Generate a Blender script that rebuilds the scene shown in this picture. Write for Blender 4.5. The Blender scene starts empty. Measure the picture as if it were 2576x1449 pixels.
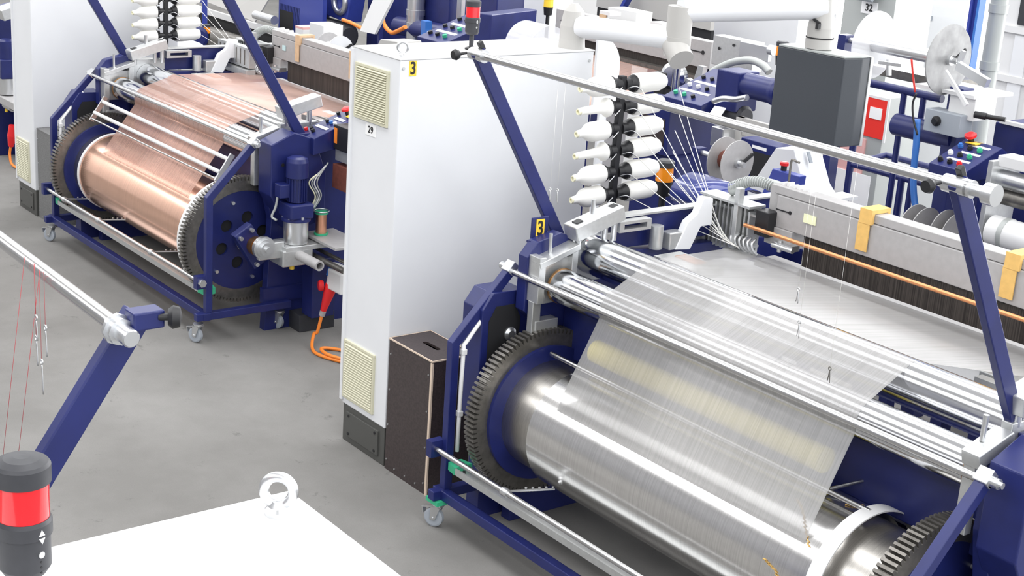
import bpy, bmesh, math, random
from mathutils import Vector as V, Matrix
random.seed(7)
PI = math.pi
scene = bpy.context.scene
COL = scene.collection

# ------------------------------------------------------------------ camera
F = 3796.753
RW = ((.600906, .796661, .065135), (.274987, -.129526, -.952683), (-.750529, .590384, -.296904))
CP = V((6.2764, -4.1347, 3.3875))
cam_d = bpy.data.cameras.new('camera')
cam = bpy.data.objects.new('camera', cam_d)
COL.objects.link(cam)
cam_d.sensor_width = 36
cam_d.lens = F / 2576 * 36
cam_d.clip_end = 200
r_, d_, f_ = (V(x) for x in RW)
cam.matrix_world = Matrix(((r_.x, -d_.x, -f_.x, CP.x), (r_.y, -d_.y, -f_.y, CP.y), (r_.z, -d_.z, -f_.z, CP.z), (0, 0, 0, 1)))
scene.camera = cam

def at(px, py, ax, v):
    """the point of the hall seen at px,py that lies in the plane x, y or z = v (metres)"""
    a, b = (px - 1288) / F, (py - 724.5) / F
    d = a * r_ + b * d_ + f_
    i = 'xyz'.index(ax)
    return CP + d * ((v - CP[i]) / d[i])

# ------------------------------------------------------------------ materials
def mat(name, col, rough=.5, metal=0, noise=0, nscale=20, bump=0, spec=.5, emis=0, aniso=0, stretch=None, coat=0):
    m = bpy.data.materials.new(name); m.use_nodes = True
    nt = m.node_tree; b = nt.nodes['Principled BSDF']
    b.inputs['Base Color'].default_value = (*col, 1)
    b.inputs['Roughness'].default_value = rough
    b.inputs['Metallic'].default_value = metal
    b.inputs['Specular IOR Level'].default_value = spec
    if coat: b.inputs['Coat Weight'].default_value = coat
    if emis:
        b.inputs['Emission Color'].default_value = (*col, 1); b.inputs['Emission Strength'].default_value = emis
    if noise or bump:
        tc = nt.nodes.new('ShaderNodeTexCoord'); nz = nt.nodes.new('ShaderNodeTexNoise')
        nz.inputs['Scale'].default_value = nscale; nz.inputs['Detail'].default_value = 6
        if stretch:
            mp = nt.nodes.new('ShaderNodeMapping'); mp.inputs['Scale'].default_value = stretch
            nt.links.new(tc.outputs['Object'], mp.inputs['Vector']); nt.links.new(mp.outputs['Vector'], nz.inputs['Vector'])
        else: nt.links.new(tc.outputs['Object'], nz.inputs['Vector'])
        if noise:
            rp = nt.nodes.new('ShaderNodeValToRGB')
            rp.color_ramp.elements[0].position = .3; rp.color_ramp.elements[1].position = .7
            rp.color_ramp.elements[0].color = (*[c * (1 - noise) for c in col], 1)
            rp.color_ramp.elements[1].color = (*[min(1, c * (1 + noise)) for c in col], 1)
            nt.links.new(nz.outputs['Fac'], rp.inputs['Fac']); nt.links.new(rp.outputs['Color'], b.inputs['Base Color'])
        if bump:
            bp = nt.nodes.new('ShaderNodeBump'); bp.inputs['Strength'].default_value = bump; bp.inputs['Distance'].default_value = .002
            nt.links.new(nz.outputs['Fac'], bp.inputs['Height']); nt.links.new(bp.outputs['Normal'], b.inputs['Normal'])
    return m

M = dict(
    white=mat('white_paint', (.74, .75, .77), .38, noise=.02, nscale=3),
    white2=mat('bright_white_paint', (.72, .72, .72), .45),
    cream=mat('cream_plastic', (.62, .6, .45), .5),
    olive=mat('olive_slat_shade', (.2, .19, .12), .8),  # dark olive puts the shade between the grille slats into the colour
    warm=mat('warm_grey_paint', (.45, .44, .42), .45),
    blue=mat('dark_blue_paint', (.012, .018, .112), .36, noise=.12, nscale=9),
    blue2=mat('mid_blue_paint', (.035, .055, .3), .35),
    sky=mat('bright_blue_paint', (.04, .16, .5), .4),
    black=mat('black_plastic', (.012, .012, .014), .45),
    dark=mat('dark_grey_plastic', (.035, .036, .042), .5, noise=.08, nscale=60),
    darkgrey=mat('slate_grey_paint', (.042, .048, .058), .45, noise=.05, nscale=200),
    plinth=mat('plinth_grey_paint', (.075, .075, .07), .5),
    grey=mat('grey_board', (.16, .16, .16), .6, noise=.25, nscale=120),
    film=mat('brown_film_plywood', (.045, .033, .033), .42, noise=.3, nscale=90),
    ply=mat('plywood_edge', (.66, .53, .42), .6),
    chrome=mat('chrome', (.70, .71, .73), .13, 1),
    steel=mat('satin_steel', (.6, .6, .6), .25, 1, noise=.06, nscale=60),
    drum=mat('turned_steel', (.5, .48, .45), .3, 1, noise=.15, nscale=14, stretch=(30, 1, 1)),
    alu=mat('milled_aluminium', (.6, .61, .61), .38, .75, noise=.05, nscale=40),
    alu2=mat('matt_grey_aluminium', (.42, .41, .41), .5, .25, noise=.05, nscale=30),
    gear=mat('dark_gear_steel', (.19, .18, .165), .34, .75, noise=.2, nscale=30),
    zinc=mat('zinc', (.68, .69, .7), .28, .9),
    brass=mat('bronze', (.35, .19, .08), .35, .9),
    copper=mat('copper_wire', (.82, .42, .27), .3, 1),
    rodcu=mat('copper_tube', (.75, .33, .15), .35, .8),
    green=mat('green_plastic', (.04, .42, .22), .45),
    dgreen=mat('dark_green_plastic', (.01, .12, .08), .5),
    discgrey=mat('worn_grey_disc', (.3, .3, .3), .5, .3, noise=.2, nscale=14),
    red=mat('red_plastic', (.75, .02, .025), .35),
    lens=mat('red_lens', (.7, .013, .02), .18, coat=.5, noise=.18, nscale=7, stretch=(6, 6, .3)),
    orange=mat('orange_lens', (.95, .3, .01), .25, coat=.4),
    yellow=mat('yellow_plastic', (.9, .6, .05), .45),
    cable=mat('orange_cable', (.85, .24, .03), .45),
    tag=mat('ochre_card', (.72, .45, .14), .7, noise=.08, nscale=30),
    kraft=mat('kraft_card', (.6, .42, .26), .7, noise=.1, nscale=30),
    paper=mat('paper', (.85, .85, .85), .6),
    palegreen=mat('pale_note', (.8, .82, .55), .7),
    paleblue=mat('pale_blue_note', (.5, .68, .7), .7),
    yarn=mat('white_yarn', (.85, .84, .8), .7, bump=.2, nscale=150),
    core=mat('yarn_core', (.85, .82, .6), .6),
    rubber=mat('grey_rubber', (.33, .36, .4), .5),
    hose=mat('grey_hose', (.42, .44, .43), .45, .2),
    brown=mat('brown_box', (.16, .05, .035), .45, noise=.2, nscale=30),
    pink=mat('pink_board', (.75, .42, .4), .6),
    thread=mat('red_thread', (.5, .09, .1), .7),
    sign=mat('red_sign', (.75, .03, .02), .5),
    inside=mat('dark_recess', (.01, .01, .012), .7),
    wallgrey=mat('grey_wall', (.26, .26, .27), .7),
    wall=mat('white_wall', (.8, .8, .8), .7),
)

def floor_mat():
    m = bpy.data.materials.new('grey_floor'); m.use_nodes = True
    nt = m.node_tree; N = nt.nodes; Lk = nt.links; b = N['Principled BSDF']
    tc = N.new('ShaderNodeTexCoord')
    n1 = N.new('ShaderNodeTexNoise'); n1.inputs['Scale'].default_value = 1.3; n1.inputs['Detail'].default_value = 8; n1.inputs['Roughness'].default_value = .6
    n2 = N.new('ShaderNodeTexNoise'); n2.inputs['Scale'].default_value = 160; n2.inputs['Detail'].default_value = 2
    n3 = N.new('ShaderNodeTexNoise'); n3.inputs['Scale'].default_value = 5; n3.inputs['Detail'].default_value = 10; n3.inputs['Roughness'].default_value = .75
    for n in (n1, n2, n3): Lk.new(tc.outputs['Object'], n.inputs['Vector'])
    r1 = N.new('ShaderNodeValToRGB')
    r1.color_ramp.elements[0].position = .35; r1.color_ramp.elements[0].color = (.165, .16, .152, 1)
    r1.color_ramp.elements[1].position = .7; r1.color_ramp.elements[1].color = (.225, .219, .21, 1)
    r3 = N.new('ShaderNodeValToRGB')
    r3.color_ramp.elements[0].position = .28; r3.color_ramp.elements[0].color = (.45, .45, .45, 1)
    r3.color_ramp.elements[1].position = .40; r3.color_ramp.elements[1].color = (1, 1, 1, 1)
    r2 = N.new('ShaderNodeValToRGB')
    r2.color_ramp.elements[0].color = (.88, .88, .88, 1); r2.color_ramp.elements[1].color = (1.1, 1.1, 1.1, 1)
    Lk.new(n1.outputs['Fac'], r1.inputs['Fac']); Lk.new(n2.outputs['Fac'], r2.inputs['Fac']); Lk.new(n3.outputs['Fac'], r3.inputs['Fac'])
    m1 = N.new('ShaderNodeMix'); m1.data_type = 'RGBA'; m1.blend_type = 'MULTIPLY'; m1.inputs['Factor'].default_value = 1
    m2 = N.new('ShaderNodeMix'); m2.data_type = 'RGBA'; m2.blend_type = 'MULTIPLY'; m2.inputs['Factor'].default_value = 1
    Lk.new(r1.outputs['Color'], m1.inputs['A']); Lk.new(r2.outputs['Color'], m1.inputs['B'])
    Lk.new(m1.outputs['Result'], m2.inputs['A']); Lk.new(r3.outputs['Color'], m2.inputs['B'])
    Lk.new(m2.outputs['Result'], b.inputs['Base Color'])
    b.inputs['Roughness'].default_value = 2.0
    return m
M['floor'] = floor_mat()

def cloth_mat(name, col, rough, alpha, metal=1):
    """woven wire gauze: fine warp lines, part of the light passes through"""
    m = bpy.data.materials.new(name); m.use_nodes = True
    nt = m.node_tree; N = nt.nodes; Lk = nt.links; b = N['Principled BSDF']
    b.inputs['Metallic'].default_value = metal; b.inputs['Roughness'].default_value = rough
    tc = N.new('ShaderNodeTexCoord'); mp = N.new('ShaderNodeMapping'); mp.inputs['Scale'].default_value = (150, .6, .6)
    nz = N.new('ShaderNodeTexNoise'); nz.inputs['Scale'].default_value = 1.0; nz.inputs['Detail'].default_value = 5
    Lk.new(tc.outputs['Object'], mp.inputs['Vector']); Lk.new(mp.outputs['Vector'], nz.inputs['Vector'])
    rp = N.new('ShaderNodeValToRGB')
    rp.color_ramp.elements[0].position = .3; rp.color_ramp.elements[0].color = (*[c * .84 for c in col], 1)
    rp.color_ramp.elements[1].position = .6; rp.color_ramp.elements[1].color = (*col, 1)
    Lk.new(nz.outputs['Fac'], rp.inputs['Fac']); Lk.new(rp.outputs['Color'], b.inputs['Base Color'])
    bp = N.new('ShaderNodeBump'); bp.inputs['Strength'].default_value = .03; bp.inputs['Distance'].default_value = .0005
    Lk.new(nz.outputs['Fac'], bp.inputs['Height']); Lk.new(bp.outputs['Normal'], b.inputs['Normal'])
    if alpha < 1:
        tr = N.new('ShaderNodeBsdfTransparent'); mx = N.new('ShaderNodeMixShader'); mx.inputs['Fac'].default_value = alpha
        Lk.new(tr.outputs[0], mx.inputs[1]); Lk.new(b.outputs[0], mx.inputs[2])
        Lk.new(mx.outputs[0], N['Material Output'].inputs['Surface'])
    return m
M['gauze'] = cloth_mat('steel_wire_gauze', (.62, .61, .60), .36, .42, .35)
M['gauze_cu'] = cloth_mat('copper_wire_gauze', (.80, .50, .40), .36, .36, .5)
M['roll'] = cloth_mat('steel_gauze_roll', (.80, .79, .78), .19, 1)
M['roll_cu'] = cloth_mat('copper_gauze_roll', (.97, .60, .45), .19, 1)

def clear_mat(name, col, fac, rough=.05):
    m = bpy.data.materials.new(name); m.use_nodes = True
    nt = m.node_tree; N = nt.nodes; b = N['Principled BSDF']
    b.inputs['Base Color'].default_value = (*col, 1); b.inputs['Roughness'].default_value = rough
    tr = N.new('ShaderNodeBsdfTransparent'); mx = N.new('ShaderNodeMixShader'); mx.inputs['Fac'].default_value = fac
    nt.links.new(tr.outputs[0], mx.inputs[1]); nt.links.new(b.outputs[0], mx.inputs[2])
    nt.links.new(mx.outputs[0], N['Material Output'].inputs['Surface'])
    return m
M['acrylic'] = clear_mat('clear_acrylic', (.9, .9, .92), .45)
M['bluecup'] = clear_mat('blue_tinted_acrylic', (.05, .07, .3), .75)
M['pane'] = clear_mat('window_glass', (.9, .95, 1), .12)

def reed_mat():
    m = bpy.data.materials.new('dark_reed'); m.use_nodes = True
    nt = m.node_tree; N = nt.nodes; b = N['Principled BSDF']
    tc = N.new('ShaderNodeTexCoord'); mp = N.new('ShaderNodeMapping'); mp.inputs['Scale'].default_value = (160, .5, .5)
    nz = N.new('ShaderNodeTexNoise'); nz.inputs['Scale'].default_value = 1; nz.inputs['Detail'].default_value = 4
    rp = N.new('ShaderNodeValToRGB')
    rp.color_ramp.elements[0].position = .35; rp.color_ramp.elements[0].color = (.02, .016, .014, 1)
    rp.color_ramp.elements[1].position = .75; rp.color_ramp.elements[1].color = (.085, .07, .062, 1)
    nt.links.new(tc.outputs['Object'], mp.inputs['Vector']); nt.links.new(mp.outputs['Vector'], nz.inputs['Vector'])
    nt.links.new(nz.outputs['Fac'], rp.inputs['Fac']); nt.links.new(rp.outputs['Color'], b.inputs['Base Color'])
    b.inputs['Roughness'].default_value = .45; b.inputs['Metallic'].default_value = .3
    return m
M['reed'] = reed_mat()

# ------------------------------------------------------------------ mesh builder
X, Y, Z = V((1, 0, 0)), V((0, 1, 0)), V((0, 0, 1))
def frame(d):
    d = V(d).normalized()
    u = Z.cross(d)
    if u.length < 1e-3: u = X.copy()
    u.normalize(); return u, d.cross(u).normalized(), d

class B:
    def __init__(s): s.bm = bmesh.new()
    def _faces(s, vs, fs, smooth=None):
        v = [s.bm.verts.new(p) for p in vs]
        out = []
        for i, f in enumerate(fs):
            try: fc = s.bm.faces.new([v[j] for j in f])
            except ValueError: continue
            if smooth and smooth(i): fc.smooth = True
            out.append(fc)
        return v, out
    def obox(s, c, ax, h, bev=0):
        c = V(c); ax = [V(a).normalized() for a in ax]
        vs = [c + ax[0] * h[0] * i + ax[1] * h[1] * j + ax[2] * h[2] * k for i in (-1, 1) for j in (-1, 1) for k in (-1, 1)]
        v, fs = s._faces(vs, [(0, 1, 3, 2), (4, 6, 7, 5), (0, 4, 5, 1), (2, 3, 7, 6), (0, 2, 6, 4), (1, 5, 7, 3)])
        if bev:
            bmesh.ops.recalc_face_normals(s.bm, faces=fs)
            es = list({e for f in fs for e in f.edges})
            bmesh.ops.bevel(s.bm, geom=es, offset=bev, segments=2, affect='EDGES', profile=.5)
        return s
    def box(s, x0, x1, y0, y1, z0, z1, bev=0):
        return s.obox(((x0 + x1) / 2, (y0 + y1) / 2, (z0 + z1) / 2), (X, Y, Z), (abs(x1 - x0) / 2, abs(y1 - y0) / 2, abs(z1 - z0) / 2), bev)
    def bar(s, p, q, w, h, side=None, bev=0):
        """rectangular bar from p to q; w along side, h across"""
        p, q = V(p), V(q); d = (q - p).normalized()
        sd = V(side) if side is not None else frame(d)[0]
        sd = (sd - d * sd.dot(d)).normalized()
        return s.obox((p + q) / 2, (d, sd, d.cross(sd)), ((q - p).length / 2, w / 2, h / 2), bev)
    def tube(s, p, q, r, n=20, r2=None, cap=True):
        p, q = V(p), V(q); r2 = r if r2 is None else r2
        return s.lathe(p, q - p, [(0, r), ((q - p).length, r2)], n, cap)
    def lathe(s, p, d, prof, n=24, cap=True, sharp=True):
        """profile [(t, r)] about the axis d through p"""
        p = V(p); u, w, d = frame(d)
        if sharp:      # every ring doubled so that edges stay crisp
            segs = [(prof[i], prof[i + 1]) for i in range(len(prof) - 1)]
        rings = []
        def ring(t, r): return [s.bm.verts.new(p + d * t + (u * math.cos(2 * PI * k / n) + w * math.sin(2 * PI * k / n)) * max(r, 1e-5)) for k in range(n)]
        if sharp:
            for a, b in segs:
                r0, r1 = ring(*a), ring(*b)
                for k in range(n):
                    f = s.bm.faces.new((r0[k], r0[(k + 1) % n], r1[(k + 1) % n], r1[k])); f.smooth = True
                rings.append((r0, r1))
            first, last = rings[0][0], rings[-1][1]
        else:
            rr = [ring(*a) for a in prof]
            for r0, r1 in zip(rr, rr[1:]):
                for k in range(n):
                    f = s.bm.faces.new((r0[k], r0[(k + 1) % n], r1[(k + 1) % n], r1[k])); f.smooth = True
            first, last = rr[0], rr[-1]
        if cap:
            if prof[0][1] > 1e-4: s.bm.faces.new([s.bm.verts.new(v.co) for v in reversed(first)])
            if prof[-1][1] > 1e-4: s.bm.faces.new([s.bm.verts.new(v.co) for v in last])
        return s
    def ring(s, p, d, r0, r1, L, n=48):
        return s.lathe(p, d, [(0, r0), (0, r1), (L, r1), (L, r0), (0, r0)], n, cap=False)
    def gear(s, p, d, ri, r0, r1, L, teeth):
        p = V(p); u, w, d = frame(d)
        out = []
        for k in range(teeth):
            for a, r in ((-.26, r0), (-.2, r0), (-.13, r1), (.13, r1), (.2, r0), (.26, r0)):
                t = 2 * PI * (k + a * 1.9) / teeth; out.append((u * math.cos(t) + w * math.sin(t)) * r)
        n = len(out)
        inn = [(u * math.cos(2 * PI * k / n) + w * math.sin(2 * PI * k / n)) * ri for k in range(n)]
        vs = [p + o for o in out] + [p + o + d * L for o in out] + [p + o for o in inn] + [p + o + d * L for o in inn]
        fs = []
        for k in range(n):
            j = (k + 1) % n
            fs += [(k, j, n + j, n + k), (2 * n + k, 3 * n + k, 3 * n + j, 2 * n + j), (k, 2 * n + k, 2 * n + j, j), (n + k, n + j, 3 * n + j, 3 * n + k)]
        s._faces(vs, fs); return s
    def prism(s, pts, vec, bev=0):
        pts = [V(p) for p in pts]; vec = V(vec); n = len(pts)
        v, fs = s._faces(pts + [p + vec for p in pts], [tuple(range(n))[::-1], tuple(range(n, 2 * n))] + [(k, (k + 1) % n, n + (k + 1) % n, n + k) for k in range(n)])
        if bev:
            bmesh.ops.recalc_face_normals(s.bm, faces=fs)
            bmesh.ops.bevel(s.bm, geom=list({e for f in fs for e in f.edges}), offset=bev, segments=2, affect='EDGES', profile=.5)
        return s
    def yz(s, x0, x1, pts, bev=0): return s.prism([(x0, a, b) for a, b in pts], (x1 - x0, 0, 0), bev)
    def plate(s, outer, holes, vec):
        """flat plate with real holes; outer and holes are 3D loops"""
        vec = V(vec); es = []
        for loop in [outer] + holes:
            v = [s.bm.verts.new(p) for p in loop]
            es += [s.bm.edges.new((v[k], v[(k + 1) % len(v)])) for k in range(len(v))]
        g = bmesh.ops.triangle_fill(s.bm, use_beauty=True, edges=es)
        fs = [x for x in g['geom'] if isinstance(x, bmesh.types.BMFace)]
        e = bmesh.ops.extrude_face_region(s.bm, geom=fs)
        bmesh.ops.translate(s.bm, verts=[x for x in e['geom'] if isinstance(x, bmesh.types.BMVert)], vec=vec)
        return s
    def path(s, pts, r, n=8, sub=6, cap=True):
        pts = [V(p) for p in pts]
        if sub > 1 and len(pts) > 2:
            P = [pts[0] * 2 - pts[1]] + pts + [pts[-1] * 2 - pts[-2]]; out = []
            for i in range(1, len(P) - 2):
                for k in range(sub):
                    t = k / sub; a, b, c, e = P[i - 1:i + 3]
                    out.append(.5 * (2 * b + (c - a) * t + (2 * a - 5 * b + 4 * c - e) * t * t + (3 * b - a - 3 * c + e) * t ** 3))
            pts = out + [pts[-1]]
        u = None; rings = []
        for i, p in enumerate(pts):
            d = (pts[min(i + 1, len(pts) - 1)] - pts[max(i - 1, 0)]).normalized()
            if u is None: u = frame(d)[0]
            u = (u - d * u.dot(d)).normalized(); w = d.cross(u)
            rr = r(i / (len(pts) - 1)) if callable(r) else r
            rings.append([s.bm.verts.new(p + (u * math.cos(2 * PI * k / n) + w * math.sin(2 * PI * k / n)) * rr) for k in range(n)])
        for a, b in zip(rings, rings[1:]):
            for k in range(n):
                f = s.bm.faces.new((a[k], a[(k + 1) % n], b[(k + 1) % n], b[k])); f.smooth = True
        if cap: s.bm.faces.new(rings[0][::-1]); s.bm.faces.new(rings[-1])
        return s
    def strip(s, prof, x0, x1, th, wide=None):
        """sheet of thickness th following the (y, z) profile from x0 to x1"""
        n = len(prof); off = []
        for i in range(n):
            a, b = prof[max(i - 1, 0)], prof[min(i + 1, n - 1)]
            d = V((b[0] - a[0], b[1] - a[1])).normalized(); off.append((prof[i][0] + d.y * th, prof[i][1] - d.x * th))
        def xx(e, i): return ((x0, x1)[e] + ((wide[e] if wide else 0) if i == 0 else 0))
        vs = [(xx(e, i), *p) for e in (0, 1) for i, p in enumerate(prof)] + [(xx(e, i), *p) for e in (0, 1) for i, p in enumerate(off)]
        fs = [(i, i + 1, n + i + 1, n + i) for i in range(n - 1)] + [(2 * n + i, 3 * n + i, 3 * n + i + 1, 2 * n + i + 1) for i in range(n - 1)]
        k = len(fs)
        fs += [(i, 2 * n + i, 2 * n + i + 1, i + 1) for i in range(n - 1)] + [(n + i, n + i + 1, 3 * n + i + 1, 3 * n + i) for i in range(n - 1)]
        fs += [(0, n, 3 * n, 2 * n), (n - 1, 3 * n - 1, 4 * n - 1, 2 * n - 1)]
        s._faces(vs, fs, lambda i: i < k); return s
    def sphere(s, c, r, sc=(1, 1, 1), n=16):
        g = bmesh.ops.create_uvsphere(s.bm, u_segments=n, v_segments=n // 2, radius=r)
        for v in g['verts']: v.co = V((v.co.x * sc[0], v.co.y * sc[1], v.co.z * sc[2])) + V(c)
        for f in {f for v in g['verts'] for f in v.link_faces}: f.smooth = True
        return s
    def torus(s, c, d, R, r, n=28, m=10):
        c = V(c); u, w, d = frame(d); rg = []
        for i in range(n):
            t = 2 * PI * i / n; e = u * math.cos(t) + w * math.sin(t)
            rg.append([s.bm.verts.new(c + e * (R + r * math.cos(2 * PI * k / m)) + d * r * math.sin(2 * PI * k / m)) for k in range(m)])
        for i in range(n):
            a, b = rg[i], rg[(i + 1) % n]
            for k in range(m):
                f = s.bm.faces.new((a[k], b[k], b[(k + 1) % m], a[(k + 1) % m])); f.smooth = True
        return s

OFF = V((0, 0, 0))     # where the machine being built stands; its parts are given in its own coordinates
BASE = {}
def thing(name, label, cat, base=(0, 0, 0), group=None):
    o = bpy.data.objects.new(name, None); COL.objects.link(o)
    o.empty_display_size = .1
    o.location = OFF + V(base); BASE[o.name] = V(base)
    o['label'] = label; o['category'] = cat
    if group: o['group'] = group
    return o
def mesh_of(name, b, m, base):
    bmesh.ops.recalc_face_normals(b.bm, faces=b.bm.faces)
    bmesh.ops.translate(b.bm, verts=b.bm.verts, vec=-base)
    me = bpy.data.meshes.new(name); b.bm.to_mesh(me); b.bm.free()
    me.materials.append(M[m] if isinstance(m, str) else m)
    o = bpy.data.objects.new(name, me); COL.objects.link(o)
    return o
def part(name, b, m, parent, label=None):
    base = BASE[parent.name]
    o = mesh_of(name, b, m, base); o.parent = parent; BASE[o.name] = base
    if label: o['label'] = label
    return o
def single(name, b, m, label, cat, group=None, kind=None):
    xs = [v.co for v in b.bm.verts]
    base = V(((min(c.x for c in xs) + max(c.x for c in xs)) / 2, (min(c.y for c in xs) + max(c.y for c in xs)) / 2, min(c.z for c in xs)))
    o = mesh_of(name, b, m, base); o.location = OFF + base; BASE[o.name] = base
    if label: o['label'] = label; o['category'] = cat
    if group: o['group'] = group
    if kind: o['kind'] = kind
    return o
def struct(name, b, m):
    o = single(name, b, m, None, None, kind='structure'); return o
def copy_thing(o, loc, label=None):
    c = o.copy(); COL.objects.link(c); c.location = loc
    if label: c['label'] = label
    for ch in list(o.children):
        d = ch.copy(); COL.objects.link(d); d.parent = c
        for g in list(ch.children):
            e = g.copy(); COL.objects.link(e); e.parent = d
    return c
def text(name, body, size, loc, right, up, m, parent, ext=.0008, sx=1):
    """flat lettering lying on a plate: right and up give its plane"""
    cu = bpy.data.curves.new(name, 'FONT'); cu.body = body; cu.size = size; cu.extrude = ext
    cu.align_x = 'CENTER'; cu.align_y = 'CENTER'; cu.offset = size * .02
    cu.materials.append(M[m])
    tmp = bpy.data.objects.new(name, cu); COL.objects.link(tmp)
    me = bpy.data.meshes.new_from_object(tmp.evaluated_get(bpy.context.evaluated_depsgraph_get()))
    bpy.data.objects.remove(tmp); bpy.data.curves.remove(cu)
    o = bpy.data.objects.new(name, me); COL.objects.link(o)
    right, up = V(right).normalized(), V(up).normalized(); n = right.cross(up)
    base = BASE[parent.name]; p = V(loc) - base
    me.transform(Matrix(((right.x * sx, up.x, n.x, p.x), (right.y * sx, up.y, n.y, p.y), (right.z * sx, up.z, n.z, p.z), (0, 0, 0, 1))))
    o.parent = parent; BASE[o.name] = base
    return o
def circ(c, u, w, r, n=32): return [V(c) + V(u) * r * math.cos(2 * PI * k / n) + V(w) * r * math.sin(2 * PI * k / n) for k in range(n)]

# ------------------------------------------------------------------ cabinet
def cabinet(x0, x1, y0, y1, h, label, cat='cabinet', near_y=None, lab=None, big=None, nx=1, ny=-1, eyes=((1, 1), (1, 0))):
    """tall switch cabinet; its narrow grille side faces ny along y, its wide side faces nx along x"""
    t = thing('control_cabinet', label, cat, ((x0 + x1) / 2, (y0 + y1) / 2, 0))
    fx = x1 if nx > 0 else x0; fy = y0 if ny < 0 else y1
    part('body', B().box(x0, x1, y0, y1, .22, h, .006), 'white', t)
    part('roof_panel', B().box(x0 - .004, x1 + .004, y0 - .004, y1 + .004, h, h + .008, .003), 'white2', t)
    part('edge_trim', B().box(x0 - .012, x0 + .012, y0 - .014, y0 + .01, .24, h - .004, .004) if ny < 0 else B().box(x0 - .012, x0 + .012, y1 - .01, y1 + .014, .24, h - .004, .004), 'white', t)
    b = B().box(x0 + .006, x1 - .006, y0 + .006, y1 - .006, 0, .219, .004)
    b.box(x0 + .05, x1 - .06, fy + ny * .004, fy - ny * .01, .04, .185, .002)
    part('plinth', b, 'plinth', t)
    b = B()
    for zz in (.06, .165):
        for q in (x0 + .08, x1 - .09): b.tube((q, fy + ny * .008, zz), (q, fy - ny * .002, zz), .008, 10)
    part('plinth_bolts', b, 'black', t)
    def grille(gx0, gx1, z0, z1):
        ya, yb = fy - ny * .002, fy + ny * .012; e = .016
        b = B().box(gx0, gx1, ya, yb, z0, z0 + e, .002).box(gx0, gx1, ya, yb, z1 - e, z1, .002)
        b.box(gx0, gx0 + e, ya, yb, z0 + e, z1 - e).box(gx1 - e, gx1, ya, yb, z0 + e, z1 - e)
        n = 21; hh = (z1 - z0 - 2 * e) / n
        for k in range(n):
            zz = z0 + e + k * hh
            b.prism([(gx0 + e, fy + ny * .016, zz + hh * .12), (gx0 + e, fy + ny * .016, zz + hh * .3), (gx0 + e, fy + ny * .004, zz + hh * .98), (gx0 + e, fy + ny * .002, zz + hh * .8)], (gx1 - gx0 - 2 * e, 0, 0))
        g_ = part('vent_grille', b, 'cream', t)
        part('grille_backing', B().box(gx0 + e, gx1 - e, fy - ny * .001, fy + ny * .002, z0 + e, z1 - e), 'olive', g_)  # dark sheet painting the shade behind the slats
    W = x1 - x0
    grille(x1 - W * .92, x1 - W * .2, 1.842, 2.132)
    grille(x1 - W * .96, x1 - W * .26, .262, .602)
    for i, j in eyes:
        ex, ey = (x1 - .07 if i else x0 + .07), (y0 + .06 if j else y1 - .06)
        b = B().lathe((ex, ey, h + .007), Z, [(0, .024), (.01, .024), (.016, .018), (.026, .012)], 20)
        b.torus((ex, ey, h + .052), V((.75, -.66, 0)), .026, .0095)
        part('lifting_eye', b, 'zinc', t)
    b = B()
    for (sy, sz) in ((y0 + .02, h - .04), (y1 - .03, h - .05)): b.tube((fx - nx * .001, sy, sz), (fx + nx * .006, sy, sz), .008, 10)
    part('panel_screws', b, 'alu', t)
    if lab:
        lx, lz = x1 - W * .56, 1.80
        p = part('number_label', B().box(lx - .05, lx + .05, fy - ny * .001, fy + ny * .003, lz - .03, lz + .03), 'paper', t, 'white number label')
        text('lettering', lab, .05, (lx, fy + ny * .0035, lz), X if ny < 0 else -X, Z, 'black', p)
    if big:
        p = part('number_sticker', B().box(fx - .001, fx + .003, y0 + .055, y0 + .097, h - .08, h - .004), 'yellow', t, 'yellow number sticker')
        text('lettering', big, .088, (fx + .0035, y0 + .076, h - .043), Y, Z, 'black', p, sx=.85)
    return t

def stack_light(x, y, z, label):
    t = thing('stack_light', label, 'signal light', (x, y, z))
    p = V((x, y, z))
    part('foot', B().lathe(p, Z, [(0, .034), (.008, .034), (.014, .018)], 24), 'black', t)
    part('pole', B().tube(p + Z * .012, p + Z * .085, .0125, 16), 'dark', t)
    part('housing', B().lathe(p + Z * .08, Z, [(0, .012), (0, .03), (.012, .0375), (.062, .0375), (.064, .0405), (.084, .0405), (.09, .038)], 36), 'dark', t)
    part('lens', B().lathe(p + Z * .17, Z, [(0, .037), (.056, .037)], 36), 'lens', t, 'red lens')
    part('cap', B().lathe(p + Z * .225, Z, [(0, .0405), (.026, .0405), (.031, .037), (.036, .026), (.039, .012), (.04, .0)], 36), 'dark', t)
    d = (CP - p); d.z = 0; d.normalize(); e = V((-d.y, d.x, 0))
    a = (d * .8 + e * .6)
    part('screw', B().tube(p + a * .036 + Z * .12, p + a * .0395 + Z * .12, .0052, 12), 'zinc', t)
    b = B()
    for k in range(5): b.tube(p + a * .0365 + Z * (.108 - k * .0085), p + a * .0379 + Z * (.108 - k * .0085), .0017, 8)
    part('sound_holes', b, 'black', t)
    b = B()
    for s_, zz in ((1, .155), (-1, .143)):
        c = p + a * .0402 + Z * zz; w = V((-a.y, a.x, 0))
        b.prism([c + w * .005 - Z * .004 * s_, c - w * .005 - Z * .004 * s_, c + Z * .005 * s_], a * .0012)
    part('arrow_marks', b, 'paper', t)
    return t

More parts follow.
